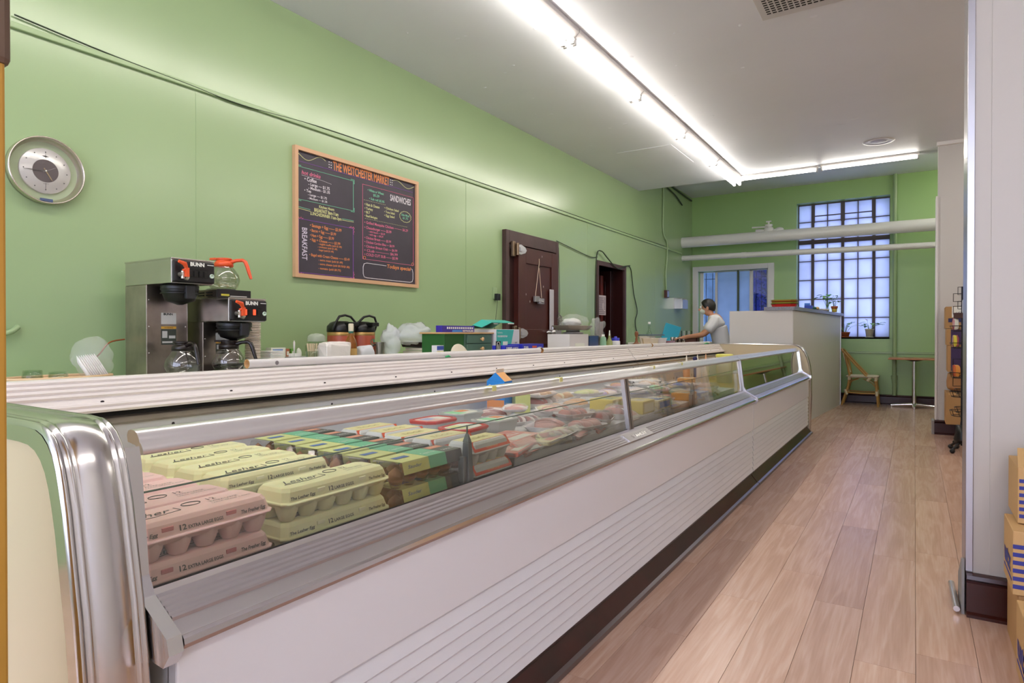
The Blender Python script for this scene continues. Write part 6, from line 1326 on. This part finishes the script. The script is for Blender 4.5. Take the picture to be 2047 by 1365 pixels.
fbox('purple printed box, second from the top of the far stack', .995, 1.168, .285, [(.08, .36, .05, .95, 1), (.36, 1, .05, .35, 1)])
fbox('brown box with white label and navy stripe, top of the far stack', 1.170, 1.40, .275, [(.12, .8, .50, .98, 0), (.05, 1, .28, .46, 2)])
# wire display racks
M_wire = mat('black_wire', '#191719', .35, .4)
def rack(label, x, y, H, hooks, seed, packs):
    t = thing('wire_rack', label, 'rack', (x, y, 0)); b = MB(); b.box(-.014, .014, -.014, .014, .06, H); b.build('post', M_wire, t)
    b = MB()
    for a0 in (0, 2.1, 4.2): b.tube([(0, 0, .10), (cos(a0)*.10, sin(a0)*.10, .07), (cos(a0)*.17, sin(a0)*.17, .03)], .012, 6); b.sph((cos(a0)*.17, sin(a0)*.17, .022), .022, 8, 6)
    b.lathe([(0, .25), (.05, .25), (.055, .18), (.07, .12), (.06, .08), (0, .08)], n=14); b.build('foot', M_black, t)
    for z in hooks:
        b = MB(); w = .075
        b.tube([(-.01, 0, z), (-w, -.01, z), (-w, -.01, z+.075), (-.012, 0, z+.075)], .0036, 5); b.build('hook', M_wire, t)
    for z in (.34, .52, .70, .98, 1.14):
        b = MB(); n_ = 10
        for zz, rr_ in ((z, .085), (z+.05, .10)): b.tube([(cos(2*pi*i/n_)*rr_, sin(2*pi*i/n_)*rr_, zz) for i in range(n_)], .0034, 5, closed=True)
        for i in range(n_): b.tube([(cos(2*pi*i/n_)*.085, sin(2*pi*i/n_)*.085, z), (cos(2*pi*i/n_)*.10, sin(2*pi*i/n_)*.10, z+.05)], .002, 4)
        for i in range(3): b.tube([(0, 0, z), (cos(2.1*i)*.085, sin(2.1*i)*.085, z)], .002, 4)
        b.build('basket', M_wire, t)
    return t
rack('black wire display rack of snack packs, in front of the far boxes', .385, 7.3, 1.56, (1.30, 1.42, .62, .80), 1, 1)
rack('taller black wire rack just right of the first', .435, 7.62, 1.69, (1.36, 1.50), 2, 1)
SN = [('#c8577a', 'pink'), ('#d8c84a', 'yellow'), ('#c84a32', 'red'), ('#e0ddd4', 'white'), ('#6fa05a', 'green'), ('#d88a3a', 'orange'), ('#b04a9a', 'magenta'), ('#3a2c2c', 'dark')]
lv = {0: (.99, 'third'), 1: (1.15, 'upper'), 2: (.71, 'middle')}
for L_, (z, nm) in lv.items():
    for k_ in range(4):
        a0 = pi*.75+k_*.42+L_*.2; c_, n_ = SN[(k_*3+L_*2) % 8]
        t = thing('snack_pack', '%s snack pack in the %s basket of the wire rack, %s from the left' % (n_, {'third': 'lower', 'upper': 'upper', 'middle': 'lowest filled'}[nm], ordn[k_]), 'snack', (.385+cos(a0)*.072, 7.3+sin(a0)*.072, z+.002), a0)
        blob('bag', mat('snack_'+n_, c_, .3), t, (0, 0, .055), (.010, .030, .054), amp=.05, seed=k_+L_*7, power=.6, n=12, m=10)
o = blob('snack_bag', mat('snack_white', '#e0ddd4', .3), None, (.395, 7.21, 1.37), (.02, .04, .07), amp=.1, seed=60, power=.6); tag(o, 'clear white snack bag hanging near the top of the wire rack', 'snack')
tag(MB().box(-.05, .06, -.03, .03, 0, .05).build('hook_box', mat('brown_box_print', '#4a2c22', .5), loc=(.36, 7.24, 1.262), bevel=.003), 'small brown box hooked on the upper part of the wire rack', 'box')

# boxes beside the near partition
def nbox(label, x, y, z0, z1, dx, dy, rz, flaps=False, stripes='front', logo=True):
    t = thing('cardboard_box', label, 'box', (x, y, z0), rz); h = z1-z0-.002
    MB().box(0, dx, 0, dy, 0, h).build('carton', M_kraft2, t, bevel=.003)
    b = MB(); n_ = 6
    if stripes:
        for i in range(n_): b.box(.004 if stripes == 'front' else 0, .05 if stripes == 'front' else .12, -.0012, 0, h*(.1+.125*i), h*(.165+.125*i))
    if logo:
        b.M = Matrix.Translation((-.001, dy*.92, h*.25)) @ Matrix.Rotation(pi/2, 4, 'Z'); b.M = None
        b.text('utz', (-.0012, dy*.88, h*.30), (0, -1, 0), (0, 0, 1), h*.30, dy*.7, bold=.05); b.box(-.0012, 0, dy*.1, dy*.9, h*.18, h*.22)
    b.build('printing', M_navyb, t)
    if flaps:
        b = MB(); b.add([(0, 0, h), (dx, 0, h), (dx, .10, h+.05), (0.01, .11, h+.052)], [(0, 1, 2, 3)]); f = b.build('flap', M_kraft2, t); md = f.modifiers.new('thick', 'SOLIDIFY'); md.thickness = .004
    return t
M_navyb = mat('navy_blue_print', '#2a2f86', .5)
nbox('bottom cardboard box of the stack by the near white partition', .290, 2.34, 0, .235, .4, .33, 0, stripes=None)
nbox('middle box with blue stripes and side lettering, by the near partition', .283, 2.70, .237, .455, .4, .25, 0, stripes='wide')
nbox('top box with open flap and short blue stripes, by the near partition', .306, 2.80, .457, .655, .4, .26, 0, True, logo=False)
nb = sbox('cardboard_box', 'hidden lower box carrying the striped boxes', 'box', (.49, 2.86, 0), .38, .30, .234, [M_kraft])
t = thing('threshold_strip', 'torn grey edging strip leaning at the foot of the near partition', 'strip', (.176, 3.10, 0)); MB().extx([(-.02, 0), (.20, 0), (.20, .10), (.0, .22), (-.02, .22)], -.014, -.004).build('backing', mat('torn_grey', '#8d8a88', .7), t); MB().cyl((-.03, -.03, .02), (-.035, .28, .02), .012, n=8).build('metal_rod', M_alu, t)

# post at the left edge of the picture
ps = thing('yellow_post', 'out-of-focus tan and yellow post at the left edge with brown bracket', 'post', (-.95, .25, 0))
MB().box(-.10, .075, -.04, .047, 0, 1.44).build('post', mat('tan_yellow_wood', '#c29238', .45, var=.2, vscale=2), ps, bevel=.003)
MB().box(-.105, .079, -.045, .053, 1.425, 1.75).build('bracket', mat('brown_bracket', '#6a5648', .4, .3), ps, bevel=.008)

# ---------------------------------------------------------------- the person
def skin(name, V, E_, m, parent, sub=2, root=None, smooth=True):
    names = list(V); me = bpy.data.meshes.new(name); me.from_pydata([V[k][0] for k in names], [], []); 
    me = bpy.data.meshes.new(name); me.from_pydata([V[k][0] for k in names], [(names.index(a), names.index(b)) for a, b in E_], [])
    o = bpy.data.objects.new(name, me); COL.objects.link(o); md = o.modifiers.new('skin', 'SKIN')
    for i, k in enumerate(names):
        r = V[k][1]; r = r if isinstance(r, tuple) else (r, r); me.skin_vertices[0].data[i].radius = r; me.skin_vertices[0].data[i].use_root = (k == (root or names[0]))
    s2 = o.modifiers.new('sub', 'SUBSURF'); s2.levels = sub; s2.render_levels = sub
    dg = bpy.context.evaluated_depsgraph_get(); dg.update(); nm = bpy.data.meshes.new_from_object(o.evaluated_get(dg)); nm.name = name
    bpy.data.objects.remove(o); nm.materials.clear(); nm.materials.append(m)
    for p in nm.polygons: p.use_smooth = smooth; p.material_index = 0
    o = bpy.data.objects.new(name, nm); COL.objects.link(o); o.parent = parent; return o
pe = thing('person', 'person in white t-shirt with dark hair bending over the far prep counter', 'person', (-2.27, 8.67, 0))
E1 = Vector((-.96, -.27, 0)); S1 = Vector((.27, -.96, 0))
def q(a, l, z): return tuple(E1*a + S1*l + Vector((0, 0, z)))
V = {'pelvis': (q(-.10, 0, .90), (.15, .12)), 'waist': (q(-.09, 0, 1.03), (.13, .105)), 'chest': (q(-.03, 0, 1.20), (.15, .115)), 'upper': (q(.02, 0, 1.30), (.12, .09)), 'neck': (q(.055, 0, 1.37), .055), 'neck2': (q(.085, 0, 1.41), .052),
     'skull': (q(.115, 0, 1.47), (.078, .088)), 'crown': (q(.125, 0, 1.53), (.062, .07)), 'jaw': (q(.165, 0, 1.415), (.05, .045)), 'nose': (q(.225, 0, 1.45), .012)}
E_ = [('pelvis', 'waist'), ('waist', 'chest'), ('chest', 'upper'), ('upper', 'neck'), ('neck', 'neck2'), ('neck2', 'skull'), ('skull', 'crown'), ('skull', 'jaw'), ('jaw', 'nose')]
for sd, n_ in ((1, 'l'), (-1, 'r')):
    if sd == 1: el, wr, hd = q(.15, .20, 1.10), q(.36, .12, 1.075), q(.43, .10, 1.055)
    else: el, wr, hd = q(.17, -.20, 1.10), q(.37, -.10, 1.065), q(.44, -.08, 1.05)
    V.update({'sh'+n_: (q(.0, .17*sd, 1.285), .062), 'el'+n_: (el, .040), 'wr'+n_: (wr, .026), 'hd'+n_: (hd, (.036, .018)), 'hip'+n_: (q(-.10, .09*sd, .86), .09), 'kn'+n_: (q(-.03, .10*sd, .48), .058), 'an'+n_: (q(-.09, .10*sd, .09), .038), 'to'+n_: (q(.06, .11*sd, .035), .035)})
    E_ += [('upper', 'sh'+n_), ('sh'+n_, 'el'+n_), ('el'+n_, 'wr'+n_), ('wr'+n_, 'hd'+n_), ('pelvis', 'hip'+n_), ('hip'+n_, 'kn'+n_), ('kn'+n_, 'an'+n_), ('an'+n_, 'to'+n_)]
    H0 = Vector(hd)
    for k_, (fl, fa) in enumerate(((.075, -.028), (.085, -.010), (.08, .009), (.065, .026))):
        a1 = H0 + E1*.03 + S1*fa; a2 = a1 + E1*fl*.55 + Vector((0, 0, -.008)); a3 = a2 + E1*fl*.35 + Vector((0, 0, -.022))
        V['f%s%da' % (n_, k_)] = (tuple(a1), .010); V['f%s%db' % (n_, k_)] = (tuple(a2), .0085); V['f%s%dc' % (n_, k_)] = (tuple(a3), .007)
        E_ += [('hd'+n_, 'f%s%da' % (n_, k_)), ('f%s%da' % (n_, k_), 'f%s%db' % (n_, k_)), ('f%s%db' % (n_, k_), 'f%s%dc' % (n_, k_))]
    th1 = H0 - E1*.015 - S1*(.035*sd) + Vector((0, 0, -.005)); th2 = th1 + E1*.04 - S1*(.015*sd) + Vector((0, 0, -.012))
    V['t%sa' % n_] = (tuple(th1), .012); V['t%sb' % n_] = (tuple(th2), .009); E_ += [('hd'+n_, 't%sa' % n_), ('t%sa' % n_, 't%sb' % n_)]
M_skin = mat('skin', '#c89070', .5, sss=.1)
skin('body', V, E_, M_skin, pe, 2, 'pelvis')
g = lambda k, dr: (V[k][0], tuple(x+dr for x in V[k][1]) if isinstance(V[k][1], tuple) else V[k][1]+dr)
SV = {k: g(k, .022) for k in ('waist', 'chest', 'upper')}; SV['hem'] = (q(-.105, 0, .86), (.175, .15)); SV['collar'] = (q(.045, 0, 1.355), .068)
SE = [('hem', 'waist'), ('waist', 'chest'), ('chest', 'upper'), ('upper', 'collar')]
for sd, n_ in ((1, 'l'), (-1, 'r')):
    a_ = Vector(V['sh'+n_][0]); e_ = Vector(V['el'+n_][0]); SV['s'+n_] = (tuple(a_), .085); SV['m'+n_] = (tuple(a_.lerp(e_, .45)), .078); SV['c'+n_] = (tuple(a_.lerp(e_, .80)), .074); SE += [('upper', 's'+n_), ('s'+n_, 'm'+n_), ('m'+n_, 'c'+n_)]
skin('t_shirt', SV, SE, mat('white_cotton', '#dedcdc', .8, bump=.25, bscale=14), pe, 2, 'waist')
TV = {'pelvis': g('pelvis', .02)}; TE = []
for n_ in 'lr':
    for k in ('hip', 'kn', 'an'): TV[k+n_] = g(k+n_, .02)
    TE += [('pelvis', 'hip'+n_), ('hip'+n_, 'kn'+n_), ('kn'+n_, 'an'+n_)]
skin('trousers', TV, TE, mat('dark_trousers', '#23252e', .8), pe, 2, 'pelvis')
for sd in (1, -1):
    b = MB(); c_ = q(-.0, .105*sd, .035); b.M = Matrix.Translation(c_) @ Matrix.Rotation(atan2(E1.y, E1.x), 4, 'Z'); b.sph((0, 0, 0), 1, 14, 8, sx=.14, sy=.048, sz=.045); b.box(-.13, .13, -.042, .042, -.035, -.022); b.build('shoe', mat('dark_shoe', '#1a1a1c', .5), pe)
# hair cap, ear, mask, apron tie
from mathutils import noise as _n
b = MB(); vs = []; fs = []; N1, M1 = 28, 18; cH = Vector(q(.098, 0, 1.482)); ang = atan2(E1.y, E1.x)
RM = Matrix.Translation(cH) @ Matrix.Rotation(ang, 4, 'Z') @ Matrix.Rotation(radians(-16), 4, 'Y')
b.M = RM
for j in range(M1+1):
    ph = pi*.62*j/M1
    for i in range(N1):
        t = 2*pi*i/N1; d = Vector((sin(ph)*cos(t), sin(ph)*sin(t), cos(ph))); fr = max(0, d.x); ph2 = ph*(1-.42*fr*fr)
        d = Vector((sin(ph2)*cos(t), sin(ph2)*sin(t), cos(ph2))); k_ = 1+.05*_n.noise(d*7)
        vs.append((d.x*.104*k_, d.y*.088*k_, d.z*.108*k_))
b.add(vs, [(j*N1+i, (j+1)*N1+i, (j+1)*N1+(i+1) % N1, j*N1+(i+1) % N1) for j in range(M1) for i in range(N1)], 0, True)
hr = b.build('hair', mat('dark_hair', '#17110f', .45, bump=.5, bscale=90), pe); md = hr.modifiers.new('thick', 'SOLIDIFY'); md.thickness = .008
for sd in (1, -1):
    b = MB(); b.M = Matrix.Translation(q(.105, .082*sd, 1.455)) @ Matrix.Rotation(ang, 4, 'Z'); b.sph((0, 0, 0), 1, 10, 8, sx=.018, sy=.009, sz=.030); b.build('ear', M_skin, pe)
    b = MB(); b.M = Matrix.Translation(q(.195, .033*sd, 1.475)); b.sph((0, 0, 0), .011, 8, 6); b.build('eye', mat('eye_white', '#e8e4e0', .2), pe)
b = MB(); b.M = Matrix.Translation(q(.160, 0, 1.420)) @ Matrix.Rotation(ang, 4, 'Z'); b.sph((0, 0, 0), 1, 16, 10, sx=.046, sy=.056, sz=.045); b.build('face_mask', mat('pale_mask', '#d4dccf', .7), pe)
for o in bpy.data.objects:
    if 'used' in o: del o['used']
